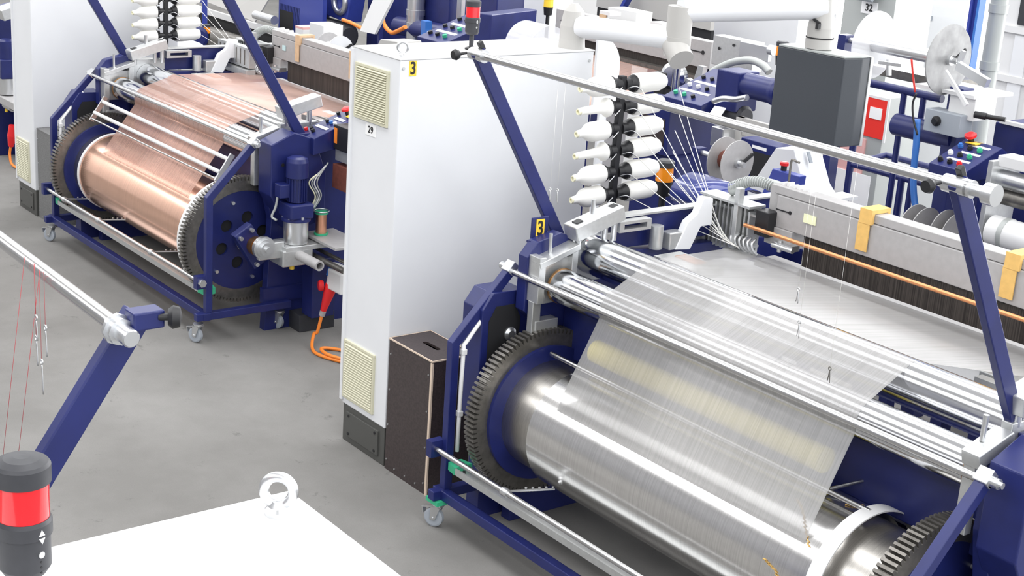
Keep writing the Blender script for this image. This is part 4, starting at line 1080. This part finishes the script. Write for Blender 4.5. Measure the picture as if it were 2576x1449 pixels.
part('stand', B().box(p.x - .1, p.x + .2, p.y, p.y + .08, 0, p.z - .14), 'blue', t)
single('grey_hose', B().path([at(1790, 182, 'y', 4.5), at(1815, 168, 'y', 4.5), at(1850, 155, 'y', 4.5), at(1890, 152, 'y', 4.5), at(1920, 165, 'y', 4.5), at(1935, 182, 'y', 4.5)], .03, 12), 'hose', 'thick grey hose arching above the blue tube', 'hose')
# its batten, reed and warp sheet
a, e = at(1398, 48, 'y', 5.0), at(1788, 130, 'y', 5.0)
t = thing('rear_batten', 'grey aluminium batten with dark reed below the white swivel arm', 'batten', ((a.x + e.x) / 2, 5.0, 1.2))
part('beam', B().box(a.x, e.x, 5.0, 5.1, a.z - .13, a.z + .1, .004), 'alu2', t)
b = B()
for x0 in (a.x + .08, e.x - .25): b.box(x0, x0 + .16, 4.995, 5.0, a.z - .005, a.z + .005).tube((x0 + .16, 4.994, a.z), (x0 + .16, 5.0, a.z), .018, 10)
part('slot', b, 'black', t)
part('reed', B().box(a.x + .2, e.x - .1, 5.03, 5.06, a.z - .2, a.z - .13), 'reed', t)
part('shoe', B().box(a.x, e.x, 4.95, 5.2, a.z - .24, a.z - .2), 'gear', t)
part('stand', B().box(a.x + .02, a.x + .12, 5.1, 5.2, 0, a.z + .05).box(e.x - .12, e.x - .02, 5.1, 5.2, 0, a.z + .05), 'blue', t)
b = B(); prof = [(3.9, a.z - .46), (4.3, a.z - .38), (4.94, a.z - .23)]
ts = thing('rear_wire_sheet', 'pale copper wire sheet running up to the rear batten', 'wire sheet', ((a.x + e.x) / 2, 4.4, 0))
part('sheet', b.strip(prof, a.x + .15, e.x - .2, .002), 'gauze_cu', ts)
part('support', B().box(a.x + .3, e.x - .4, 4.0, 4.06, 0, a.z - .5), 'blue', ts)
for px, l in ((1512, 'left kraft card clipped on the rear batten'), (1643, 'right kraft card clipped on the rear batten')):
    q = at(px, 45, 'y', 4.97)
    t = thing('hook_card', l, 'card', (q.x, q.y, a.z))
    part('front_tab', B().box(q.x - .045, q.x + .045, 4.985, 4.995, a.z + .02, a.z + .14), 'kraft', t)
    part('top_hook', B().box(q.x - .045, q.x + .1, 4.985, 5.12, a.z + .14, a.z + .17), 'white2', t)
q = at(1565, 30, 'y', 5.3)
single('white_carton', B().box(q.x - .2, q.x + .2, 5.3, 5.5, 0, q.z + .02), 'white2', 'white box standing behind the rear batten', 'box')
# beyond: grey loom rear plates at the top centre
a, e = at(1500, 12, 'y', 7.0), at(1720, 55, 'y', 7.0)
t = thing('far_loom', 'far grey loom with light plates at the top edge above white arm', 'loom', ((a.x + e.x) / 2, 7.1, 0))
part('plate', B().box(a.x, e.x + .4, 7.0, 7.05, a.z - .02, a.z + .5), 'warm', t)
part('dark_gap', B().box(a.x, e.x + .4, 7.02, 7.06, a.z - .3, a.z - .02), 'inside', t)
part('blue_strut', B().bar(at(1545, 60, 'y', 6.9), at(1590, -20, 'y', 6.9), .08, .04), 'blue2', t)
part('base', B().box(a.x, e.x + .4, 7.05, 7.3, 0, a.z - .3), 'blue', t)

# grey cabinets and white door wall on the right
def slab(name, label, cat, px0, px1, ptop, yv, dep, m, parts=()):
    a, e, tp = at(px0, ptop, 'y', yv), at(px1, ptop, 'y', yv), at((px0 + px1) / 2, ptop, 'y', yv)
    t = thing(name, label, cat, ((a.x + e.x) / 2, yv + dep / 2, 0))
    part('body', B().box(a.x, e.x, yv, yv + dep, 0, tp.z, .004), m, t)
    return t, a, e, tp
t, a, e, tp = slab('rear_cabinet', 'tall grey cabinet carrying the white label 32', 'cabinet', 2128, 2258, -30, 6.2, .5, 'hose')
q = at(2188, 20, 'y', 6.2)
pl_ = part('number_label', B().box(q.x - .085, q.x + .085, 6.19, 6.2, q.z - .05, q.z + .05), 'paper', t, 'white number label')
text('lettering', '32', .085, (q.x, 6.188, q.z), X, Z, 'black', pl_)
part('vent_hood', B().prism([(q.x - .12, 6.2, q.z + .2), (q.x - .08, 6.1, q.z + .06), (q.x + .1, 6.1, q.z + .06), (q.x + .12, 6.2, q.z + .2)], (0, -.02, .02)), 'rubber', t)
slab('rear_cabinet', 'pale grey cabinet left of the monitor neck', 'cabinet', 1800, 2020, -40, 7.6, .5, 'white')
t, a, e, tp = slab('rear_cabinet', 'white cabinet with grey grip slot behind the disc spool', 'cabinet', 2290, 2440, -30, 7.2, .5, 'white')
q = at(2310, 40, 'y', 7.2)
part('grip_slot', B().box(q.x - .14, q.x + .16, 7.19, 7.2, q.z - .02, q.z + .02), 'rubber', t)
t, a, e, tp = slab('fire_cabinet', 'grey cabinet with red fire sign behind the monitor', 'cabinet', 2120, 2235, 235, 5.4, .45, 'hose')
q = at(2204, 296, 'y', 5.4)
sg = part('fire_sign', B().box(q.x - .14, q.x + .1, 5.39, 5.4, q.z - .16, q.z + .15), 'sign', t, 'red sign')
part('white_field', B().box(q.x - .06, q.x + .06, 5.385, 5.39, q.z - .01, q.z + .08), 'paper', sg)
part('sign_rim', B().box(q.x + .1, q.x + .12, 5.388, 5.4, q.z - .18, q.z + .17).box(q.x - .14, q.x + .1, 5.388, 5.4, q.z + .15, q.z + .17), 'white2', sg)
part('pink_board', B().box(a.x, e.x - .15, 5.385, 5.4, 0.3, at(2160, 345, 'y', 5.4).z), 'pink', t, 'pink board low on the door')
part('sheet', B().box(a.x + .05, a.x + .35, 5.375, 5.385, at(2160, 500, 'y', 5.4).z, at(2160, 435, 'y', 5.4).z), 'paper', t)

# round pipe, bright blue column and white panel door
def pipe(px, yv, r, label, m='zinc', rings=()):
    p = at(px, 150, 'y', yv)
    t = thing('duct_pipe', label, 'pipe', (p.x, p.y, 0))
    part('tube', B().lathe((p.x, p.y, 0), Z, [(0, r), (5.5, r)], 28), m, t)
    b = B()
    for py in rings: z_ = at(px, py, 'y', yv).z; part('band', B().lathe((p.x, p.y, z_ - .03), Z, [(0, r + .008), (.06, r + .008)], 28), m, t)
pipe(2492, 5.2, .062, 'grey vertical duct pipe beside white panel door', 'hose', (18, 165))
pipe(1040, 5.0, .095, 'silver vertical duct pipe behind the cabinet numbered 3', 'zinc', (30, 62))
p = at(2455, 100, 'y', 5.0)
t = thing('blue_column', 'bright blue steel column left of the grey duct pipe', 'column', (p.x, p.y, 0))
part('flange', B().box(p.x - .01, p.x + .01, p.y - .035, p.y + .035, 0, 5), 'sky', t)
part('web', B().box(p.x - .05, p.x - .01, p.y - .01, p.y + .01, 0, 5).box(p.x - .07, p.x - .05, p.y - .035, p.y + .035, 0, 5), 'blue2', t)
p = at(1072, 80, 'y', 4.6)
t = thing('blue_post', 'short bright blue post beside silver duct pipe', 'post', (p.x, p.y, 0))
part('post', B().box(p.x - .04, p.x + .04, p.y - .04, p.y + .04, 0, at(1072, 52, 'y', 4.6).z), 'sky', t)
part('bolt', B().tube((p.x + .04, p.y, p.z), (p.x + .07, p.y, p.z), .018, 10), 'paper', t)
a, e = at(2512, 150, 'y', 6.0), at(2640, 150, 'y', 6.0)
t = thing('panel_door', 'white framed panel door with dark narrow glass at right edge', 'door', ((a.x + e.x) / 2, 6.05, 0))
part('leaf', B().box(a.x, e.x, 6.0, 6.06, 0, 4.2, .004), 'white2', t)
for x0, w in ((a.x + .12, .12), (a.x + .42, .3)):
    for py0, py1, m in ((58, -60, 'dark'), (190, 85, 'white'), (320, 205, 'white')):
        z0, z1 = at(2540, py0, 'y', 6).z, at(2540, py1, 'y', 6).z
        part('field', B().box(x0, x0 + w, 5.985, 6.0, z0, z1, .003), m, t)
b = B()
for py in (72, 198): z_ = at(2540, py, 'y', 6).z; b.box(a.x, e.x, 5.975, 6.0, z_ - .025, z_ + .025)
b.box(a.x + .3, a.x + .36, 5.975, 6.0, 0, 4.2)
part('rails', b, 'white2', t)

# creel stand with the big spool: blue frame, grey box, posts
yv = 3.3
t = thing('spool_stand', 'blue tube stand with grey motor box below the large disc spool', 'stand', tuple(at(2400, 420, 'y', yv)[:2]) + (0,))
p = at(2395, 400, 'y', yv)
part('post', B().box(p.x - .06, p.x + .04, p.y - .05, p.y + .06, 0, at(2395, 215, 'y', yv).z, .005), 'blue', t)
a = at(2255, 312, 'y', yv)
part('blue_tube', B().tube(a, (p.x, p.y, a.z), .068, 28), 'blue', t)
q = at(2400, 300, 'y', yv)
g = part('motor_box', B().box(q.x - .09, q.x + .16, q.y - .16, q.y - .04, q.z - .07, q.z + .06, .004), 'rubber', t, 'grey motor box')
part('knob', B().lathe(V((q.x + .0, q.y - .16, q.z)), -Y, [(0, .03), (.012, .03), (.014, .022), (.03, .018)], 20), 'black', g)
part('top_shelf', B().box(q.x - .22, q.x + .2, q.y - .12, q.y + .25, q.z + .16, q.z + .18).box(q.x + .02, q.x + .2, q.y - .1, q.y + .1, q.z + .03, q.z + .16, .004), 'white2', t)
part('handle', B().lathe(at(2452, 288, 'y', yv - .1), V((1, .3, 0)), [(0, .02), (.07, .02), (.07, .014), (.18, .014)], 14), 'black', t)
part('slanted_rod', B().bar(at(2378, 178, 'y', yv - .2), at(2432, 265, 'y', yv - .2), .02, .02), 'white2', t)
part('toothed_arm', B().bar(at(2410, 165, 'y', yv - .15), at(2485, 210, 'y', yv - .15), .04, .05).bar(at(2412, 160, 'y', yv - .15), at(2425, 128, 'y', yv - .15), .025, .025), 'zinc', t)
part('spool_cradle', B().bar(at(2236, 150, 'y', yv - .1), at(2236, 190, 'y', yv - .1), .025, .02).bar(at(2212, 157, 'y', yv - .15), at(2270, 165, 'y', yv - .15), .02, .02), 'zinc', t)
b = B()
a1 = at(2185, 208, 'y', yv + .1); a2 = at(2320, 236, 'y', yv + .1)
b.tube(a1, V((a2.x + .15, a1.y, a1.z)), .025, 16)
part('upper_rail', b, 'blue', t)
for px in (2266, 2316):
    q = at(px, 300, 'y', yv + .1); part('rail_post', B().tube((q.x, q.y, 0), (q.x, q.y, a1.z), .02, 14), 'blue', t)
part('dark_tray', B().box(a1.x - .1, a2.x + .1, yv + .2, yv + .5, at(2260, 200, 'y', yv + .2).z, at(2260, 178, 'y', yv + .2).z), 'gear', t)
single('red_cord', B().path([at(2293, 148, 'y', 3.1), at(2297, 190, 'y', 3.1), at(2302, 232, 'y', 3.1)], .006, 6), 'sign', 'thin red cord hanging under the large spool', 'cord')
single('blue_hose', B().path([at(2308, 300, 'y', 3.05), at(2305, 360, 'y', 3.05), at(2298, 440, 'y', 3.05), at(2300, 500, 'y', 3.05), at(2308, 535, 'y', 3.05)], .02, 10), 'sky', 'bright blue air hose hanging beside blue tube', 'hose')
single('black_wire', B().path([at(2305, 235, 'y', 3.0), at(2296, 262, 'y', 3.0), at(2298, 300, 'y', 3.0), at(2308, 340, 'y', 3.0)], .006, 6), 'black', 'thin black wire looping over the blue tube', 'wire')
# control box with nine buttons
c = at(2432, 392, 'y', 3.0)
t = thing('control_box', 'blue tilted control box with nine buttons above slanted arm', 'control box', (c.x, c.y, 0))
part('housing', B().yz(c.x - .12, c.x + .13, [(c.y - .17, c.z - .11), (c.y - .17, c.z - .05), (c.y + .13, c.z + .063), (c.y + .19, c.z + .03), (c.y + .19, c.z - .11)], .005), 'blue', t)
n_ = V((0, -.35, .94))
def cq(u, v): return V((c.x - .11 + u * .23, c.y - .16 + v * .28, c.z - .045 + v * .105))
for i, v in enumerate((.12, .42, .72)):
    for j, u in enumerate((.14, .42, .7)):
        g = part('button', B().lathe(cq(u, v), n_, [(0, .016), (.014, .016), (.014, .012), (.024, .011)], 14), ('black', 'black', 'red', 'paper', 'black', 'green', 'sky', 'black', 'green')[i * 3 + j], t)
for v, u in ((.27, .2), (.57, .3), (.87, .3)): part('label_strip', B().bar(cq(u, v), cq(.85, v), .003, .02, n_), 'paper', t)
g = part('stop_button', B().lathe(cq(.2, .97), n_, [(0, .018), (.03, .018)], 16), 'black', t)
part('mushroom_head', B().lathe(cq(.2, .97) + n_ * .03, n_, [(0, .028), (.005, .034), (.018, .034), (.028, .018)], 20), 'red', g, 'red button head')
part('yellow_plate', B().obox(cq(.32, .95) + n_ * .003, (X, Y, n_), (.035, .04, .003)), 'yellow', t)
part('column', B().box(c.x + .0, c.x + .08, c.y + .05, c.y + .15, 0, c.z - .105), 'blue', t)
# wheeled blue cart with clear shelf
a, e = at(2140, 412, 'y', 3.6), at(2360, 470, 'y', 3.6)
t = thing('tube_cart', 'dark blue tube cart with clear shelf behind the grey batten', 'cart', ((a.x + e.x) / 2, 3.7, 0))
w = e.x - a.x
part('rails', B().tube((a.x, 3.6, a.z), (a.x + w, 3.6, a.z), .02, 14).tube((a.x, 3.95, a.z + .03), (a.x + w, 3.95, a.z + .03), .02, 14).tube((a.x, 3.6, a.z), (a.x, 3.95, a.z + .03), .02, 14).tube((a.x + w, 3.6, a.z), (a.x + w, 3.95, a.z + .03), .02, 14), 'blue', t)
for x_ in (a.x, a.x + w * .6, a.x + w):
    part('post', B().tube((x_, 3.6, 0), (x_, 3.6, a.z + (.32 if x_ == a.x else 0)), .024, 14), 'blue', t)
part('shelf', B().box(a.x + .05, a.x + w - .05, 3.62, 3.93, a.z + .005, a.z + .012), 'acrylic', t)
part('paper_sheet', B().box(a.x + .05, a.x + .2, 3.57, 3.575, a.z - .3, a.z - .04), 'paper', t)
# roller unit at the right edge
c = at(2535, 480, 'y', 2.9)
t = thing('roller_unit', 'grey roller unit with white roll at the right edge', 'roller unit', (c.x + .4, c.y, 0))
part('end_plate', B().box(c.x - .08, c.x - .05, c.y - .1, c.y + .16, c.z - .3, c.z + .16, .003), 'alu', t)
part('cap_block', B().box(c.x - .06, c.x + .2, c.y - .05, c.y + .08, c.z + .13, c.z + .19, .004), 'white2', t)
part('roller', B().lathe((c.x - .05, c.y, c.z + .06), X, [(0, .05), (.7, .05)], 28), 'zinc', t)
part('roller', B().lathe((c.x - .05, c.y + .02, c.z - .04), X, [(0, .045), (.7, .045)], 28), 'gear', t)
part('white_roll', B().lathe((c.x - .02, c.y - .05, c.z - .22), X, [(0, .085), (.7, .085)], 32), 'white2', t)
part('band', B().ring((c.x + .06, c.y - .05, c.z - .22), X, .084, .089, .03, 32), 'hose', t)
part('stand', B().box(c.x - .06, c.x + .6, c.y + .1, c.y + .3, 0, c.z - .25), 'blue', t)
p = at(2548, 320, 'y', 3.4)
t = thing('rear_cover', 'dark blue cover with white edge right of the control box', 'cover', (p.x + .2, p.y, 0))
part('cover', B().box(p.x - .12, p.x + .6, p.y, p.y + .4, 0, p.z + .01, .006), 'blue', t)
part('white_edge', B().box(p.x - .08, p.x + .6, p.y - .02, p.y + .02, p.z + .01, p.z + .03), 'white2', t)

# ================================================================== BEHIND THE COPPER MACHINE
a, e = at(510, 15, 'y', 4.2), at(740, 70, 'y', 4.2)
t = thing('far_loom', 'dark loom with grey film roll beyond the copper machine', 'loom', ((a.x + e.x) / 2, 4.5, 0))
w = e.x - a.x
part('film_sheet', B().prism([(a.x - .2, 4.5, a.z + .5), (a.x + w * .62, 4.5, a.z + .5), (a.x + w * .55, 4.25, a.z - .02), (a.x + w * .3, 4.25, a.z + .02), (a.x - .2, 4.25, a.z + .06)], (0, .02, .0)), 'warm', t, 'hanging grey film sheet')
part('white_bar', B().box(a.x - .2, e.x + .1, 4.2, 4.24, a.z - .09, a.z - .02), 'white2', t)
part('dark_gap', B().box(a.x - .2, e.x, 4.24, 4.3, a.z - .45, a.z - .08), 'inside', t)
part('dark_roller', B().lathe((a.x - .2, 4.12, a.z - .3), X, [(0, .11), (w + .2, .11)], 32), 'gear', t)
part('pale_roller', B().lathe((a.x + w * .6, 4.2, a.z + .08), X, [(0, .05), (w * .2, .05)], 28), 'zinc', t)
part('blue_back', B().box(a.x + w * .6, e.x + .1, 4.5, 4.55, a.z - .3, a.z + .6), 'blue2', t)
part('base', B().box(a.x - .2, e.x + .1, 4.3, 4.5, 0, a.z - .3), 'dark', t)
p = at(515, 40, 'y', 3.6)
t = thing('rear_rail', 'slim blue pole with cross rail behind the bobbins', 'rail', (p.x, p.y, 0))
part('pole', B().tube((p.x, p.y, 0), (p.x, p.y, 3.2), .03, 16), 'blue2', t)
q0, q1 = at(450, 6, 'y', 3.6), at(512, 3, 'y', 3.6)
part('cross_rail', B().box(q0.x, p.x, p.y - .02, p.y + .02, q1.z - .02, q1.z + .03), 'blue2', t)
q0 = at(462, 43, 'y', 3.4)
part('low_rail', B().box(q0.x - .18, q0.x + .18, 3.4, 3.44, q0.z - .03, q0.z + .03).box(q0.x - .2, q0.x - .16, 3.4, 3.44, 0, q0.z - .03), 'blue2', t)
p = at(485, 90, 'y', 3.0)
single('blue_motor', B().lathe((p.x - .12, p.y, p.z), X, [(0, .05), (.02, .11), (.25, .12), (.27, .08)], 24).box(p.x - .1, p.x + .1, p.y - .05, p.y + .05, 0, p.z - .08), 'blue', 'rounded blue motor beside the white bobbins', 'motor')
p = at(475, 118, 'y', 2.6)
single('white_cover', B().lathe((p.x - .2, p.y, p.z - .1), X, [(0, .02), (.02, .17), (.3, .17), (.32, .1)], 28).box(p.x - .15, p.x + .1, p.y - .05, p.y + .05, 0, p.z - .2), 'white2', 'rounded white cover low behind the bobbins', 'cover')
# blue machine with dark window
c = at(750, 52, 'y', 4.6)
t = thing('rear_machine', 'blue machine with dark window behind the copper machine batten', 'machine', (c.x, c.y + .3, 0))
h = part('side_box', B().box(c.x - .28, c.x + .24, c.y - .1, c.y + .3, c.z - .4, c.z + .2, .03), 'blue', t)
part('dark_window', B().box(c.x - .25, c.x + .06, c.y - .105, c.y - .1, c.z - .3, c.z + .1), 'inside', h)
part('upper_arm', B().prism([c + V((.1, .1, .15)), c + V((.9, .1, .1)), c + V((1.0, .1, .5)), c + V((.1, .1, .5))], (0, .2, 0), .01), 'blue2', t)
part('round_seat', B().torus(c + V((.78, .08, .32)), Y, .12, .035), 'zinc', t)
part('motor_drum', B().lathe(c + V((.34, .15, -.06)), X, [(0, .1), (.06, .15), (.5, .15), (.55, .1)], 28).box(c.x + .2, c.x + .5, c.y + .05, c.y + .3, c.z - .3, c.z - .15), 'dark', t)
part('blue_wall', B().box(c.x + .7, c.x + 2.3, c.y + .5, c.y + .6, 0, c.z + .7), 'blue', t)
part('blue_pipe', B().tube(c + V((1.5, .4, .15)), c + V((2.6, .4, .2)), .1, 24), 'blue', t)
part('lower_beam', B().box(c.x + .3, c.x + 2.0, c.y + .0, c.y + .1, c.z - .5, c.z - .32, .01).box(c.x + 1.0, c.x + 1.8, c.y - .3, c.y, 0, c.z - .62, .01), 'blue', t)
part('base', B().box(c.x - .2, c.x + .8, c.y, c.y + .4, 0, c.z - .4), 'blue', t)
p = at(945, 40, 'y', 4.0)
t = thing('white_board', 'tilted white board in front of the dark blue machines', 'board', (p.x, 4.0, 0))
part('board', B().prism([at(905, 78, 'y', 4.0), at(942, 86, 'y', 4.0), at(988, -5, 'y', 4.0) , at(942, -10, 'y', 4.0)], (0, .03, 0)), 'paper', t)
part('post', B().box(p.x - .02, p.x + .02, 4.04, 4.08, 0, p.z + .1), 'blue', t)
single('orange_cable', B().path([at(962, 45, 'y', 4.4), at(968, 65, 'y', 4.4), at(985, 82, 'y', 4.4), at(1005, 76, 'y', 4.4), at(1020, 68, 'y', 4.4)], .022, 10), 'cable', 'orange cable sagging beside silver duct pipe', 'cable')
single('orange_cable', B().path([at(862, 50, 'y', 4.4), at(880, 56, 'y', 4.4), at(900, 66, 'y', 4.4), at(915, 74, 'y', 4.4)], .02, 10), 'cable', 'bundle of orange cable left of the tilted white board', 'cable')
for px, w_, ptop, l in ((752, .07, 72, 'small white carton with red lid behind copper machine batten'), (795, .12, 60, 'large white carton behind copper machine batten')):
    p = at(px, 95, 'y', 2.6); zt = at(px, ptop, 'y', 2.6).z
    t = thing('white_carton', l, 'box', (p.x, p.y, 0))
    part('body', B().box(p.x - w_, p.x + w_, p.y, p.y + .2, 0, zt, .004), 'white2', t)
    if w_ < .1: part('lid', B().box(p.x - w_, p.x + w_, p.y, p.y + .2, zt, zt + .02), 'pink', t)
disc_spool('flange_spool', 'pale disc spool at the right end of copper machine batten', at(855, 128, 'y', 2.6), .13, .2, 'white', 'white')
p = at(972, 112, 'y', 2.9)
single('cream_cover', B().prism([p + V((-.2, 0, -.1)), p + V((-.1, 0, .03)), p + V((.16, 0, .05)), p + V((.22, 0, -.1))], (0, .25, 0), .006).box(p.x - .1, p.x + .1, p.y + .05, p.y + .2, 0, p.z - .1), 'warm', 'cream sloped cover peeping over the cabinet roof', 'cover')
# behind cabinet 3
c = at(1140, 72, 'y', 4.6)
t = thing('rear_machine', 'blue machine with red stop button console behind the small red signal light', 'machine', (c.x, c.y + .4, 0))
part('console', B().yz(c.x - .22, c.x + .26, [(c.y - .28, c.z - .16), (c.y - .28, c.z - .1), (c.y + .35, c.z + .12), (c.y + .4, c.z + .12), (c.y + .4, c.z - .16)], .005), 'blue', t)
n_ = V((0, -.33, .94))
def cq(u, v): return V((c.x - .2 + u * .42, c.y - .26 + v * .58, c.z - .095 + v * .205))
for v in (.15, .45, .75):
    for u in (.15, .45, .75): part('button', B().tube(cq(u, v), cq(u, v) + n_ * .03, .024, 12), 'black' if u < .6 else 'green', t)
part('label_strip', B().bar(cq(.1, .3), cq(.9, .3), .004, .04, n_).bar(cq(.1, .6), cq(.9, .6), .004, .04, n_), 'paper', t)
part('stop_button', B().lathe(cq(.4, .97), n_, [(0, .03), (.03, .045), (.06, .045), (.08, .02)], 16), 'red', t)
part('rear_box', B().box(c.x - .45, c.x + .1, c.y + .45, c.y + .8, 0, c.z + .3, .01), 'blue', t)
part('base', B().box(c.x - .2, c.x + .25, c.y - .1, c.y + .5, 0, c.z - .16), 'blue', t)
a, e = at(1215, 75, 'y', 4.3), at(1330, 60, 'y', 5.2)
part('long_arm', B().bar(a, e, .3, .16, Z, .01), 'blue', t)
p = at(1160, 18, 'y', 6.2)
t = thing('parts_box', 'white and grey box above the button console', 'box', (p.x, p.y, 0))
part('body', B().box(p.x - .14, p.x + .22, p.y, p.y + .3, 0, p.z + .1, .004), 'white2', t)
part('grey_side', B().box(p.x - .16, p.x - .0, p.y - .01, p.y, p.z - .3, p.z + .1), 'rubber', t)
p = at(1097, 45, 'y', 6.0)
single('blue_plinth', B().box(p.x - .12, p.x + .12, p.y - .1, p.y + .1, 0, p.z - .31), 'blue', 'low blue plinth carrying the red fire extinguisher', 'plinth')
t = thing('fire_extinguisher', 'red fire extinguisher left of a slim blue pole', 'fire extinguisher', (p.x, p.y, p.z - .35))
part('bottle', B().lathe(p - Z * .3, Z, [(0, .06), (.02, .075), (.38, .075), (.44, .03), (.47, .03)], 20), 'sign', t)
part('valve', B().box(p.x - .03, p.x + .06, p.y - .02, p.y + .02, p.z + .16, p.z + .22), 'black', t)
p = at(1111, 30, 'y', 5.4)
single('blue_pole', B().box(p.x - .035, p.x + .035, p.y - .035, p.y + .035, 0, 3.5), 'blue2', 'slim blue pole rising behind the button console', 'pole')
pipe(1251, 7.0, .1, 'grey blue duct pipe right of the small red signal light', 'hose')
a, e = at(1262, 20, 'y', 6.6), at(1372, 20, 'y', 6.6)
t = thing('rear_cabinet', 'pale cabinet with thin rod beyond the roof of cabinet 3', 'cabinet', ((a.x + e.x) / 2, 6.8, 0))
part('body', B().box(a.x, e.x, 6.6, 7.0, 0, 3.2, .004), 'white', t)
q = at(1277, 45, 'y', 6.5); part('rod', B().tube((q.x, 6.5, q.z - .2), (q.x, 6.5, q.z + .2), .01, 8), 'rubber', t)
p = at(1350, 88, 'y', 2.9)
t = thing('clear_dome', 'clear plastic dome behind the cabinet roof edge', 'dome', (p.x, p.y, p.z - .2))
part('shell', B().lathe((p.x - .14, p.y, p.z - .1), X, [(0, .19), (.3, .19)], 40), 'acrylic', t)
part('stand', B().box(p.x - .03, p.x + .03, p.y - .03, p.y + .03, 0, p.z - .1), 'white', t)
p = at(1512, 200, 'y', 2.1)
t = thing('round_guard', 'white half-round guard beside the cabinet and top bobbin', 'guard', (p.x, p.y, 0))
b = B()
prof = [V((p.x - .1, p.y + .02, p.z - .2)), V((p.x - .1, p.y + .02, p.z + .26))] + [V((p.x - .1 , p.y + .02 + .2 * math.sin(k * PI / 20), p.z + .06 + .2 * math.cos(k * PI / 20))) for k in range(0, 11)] + [V((p.x - .1, p.y + .22, p.z - .2))]
part('plate', b.prism(prof, (.02, 0, 0)), 'white', t)
part('post', B().box(p.x - .1, p.x - .08, p.y + .08, p.y + .14, 0, p.z - .2), 'white', t)

# ------------------------------------------------------------------ colour management
vs = scene.view_settings
scene.display_settings.display_device = 'sRGB'
vs.view_transform = 'Standard'; vs.look = 'None'; vs.gamma = 1; vs.use_curve_mapping = False
vs.exposure = .02
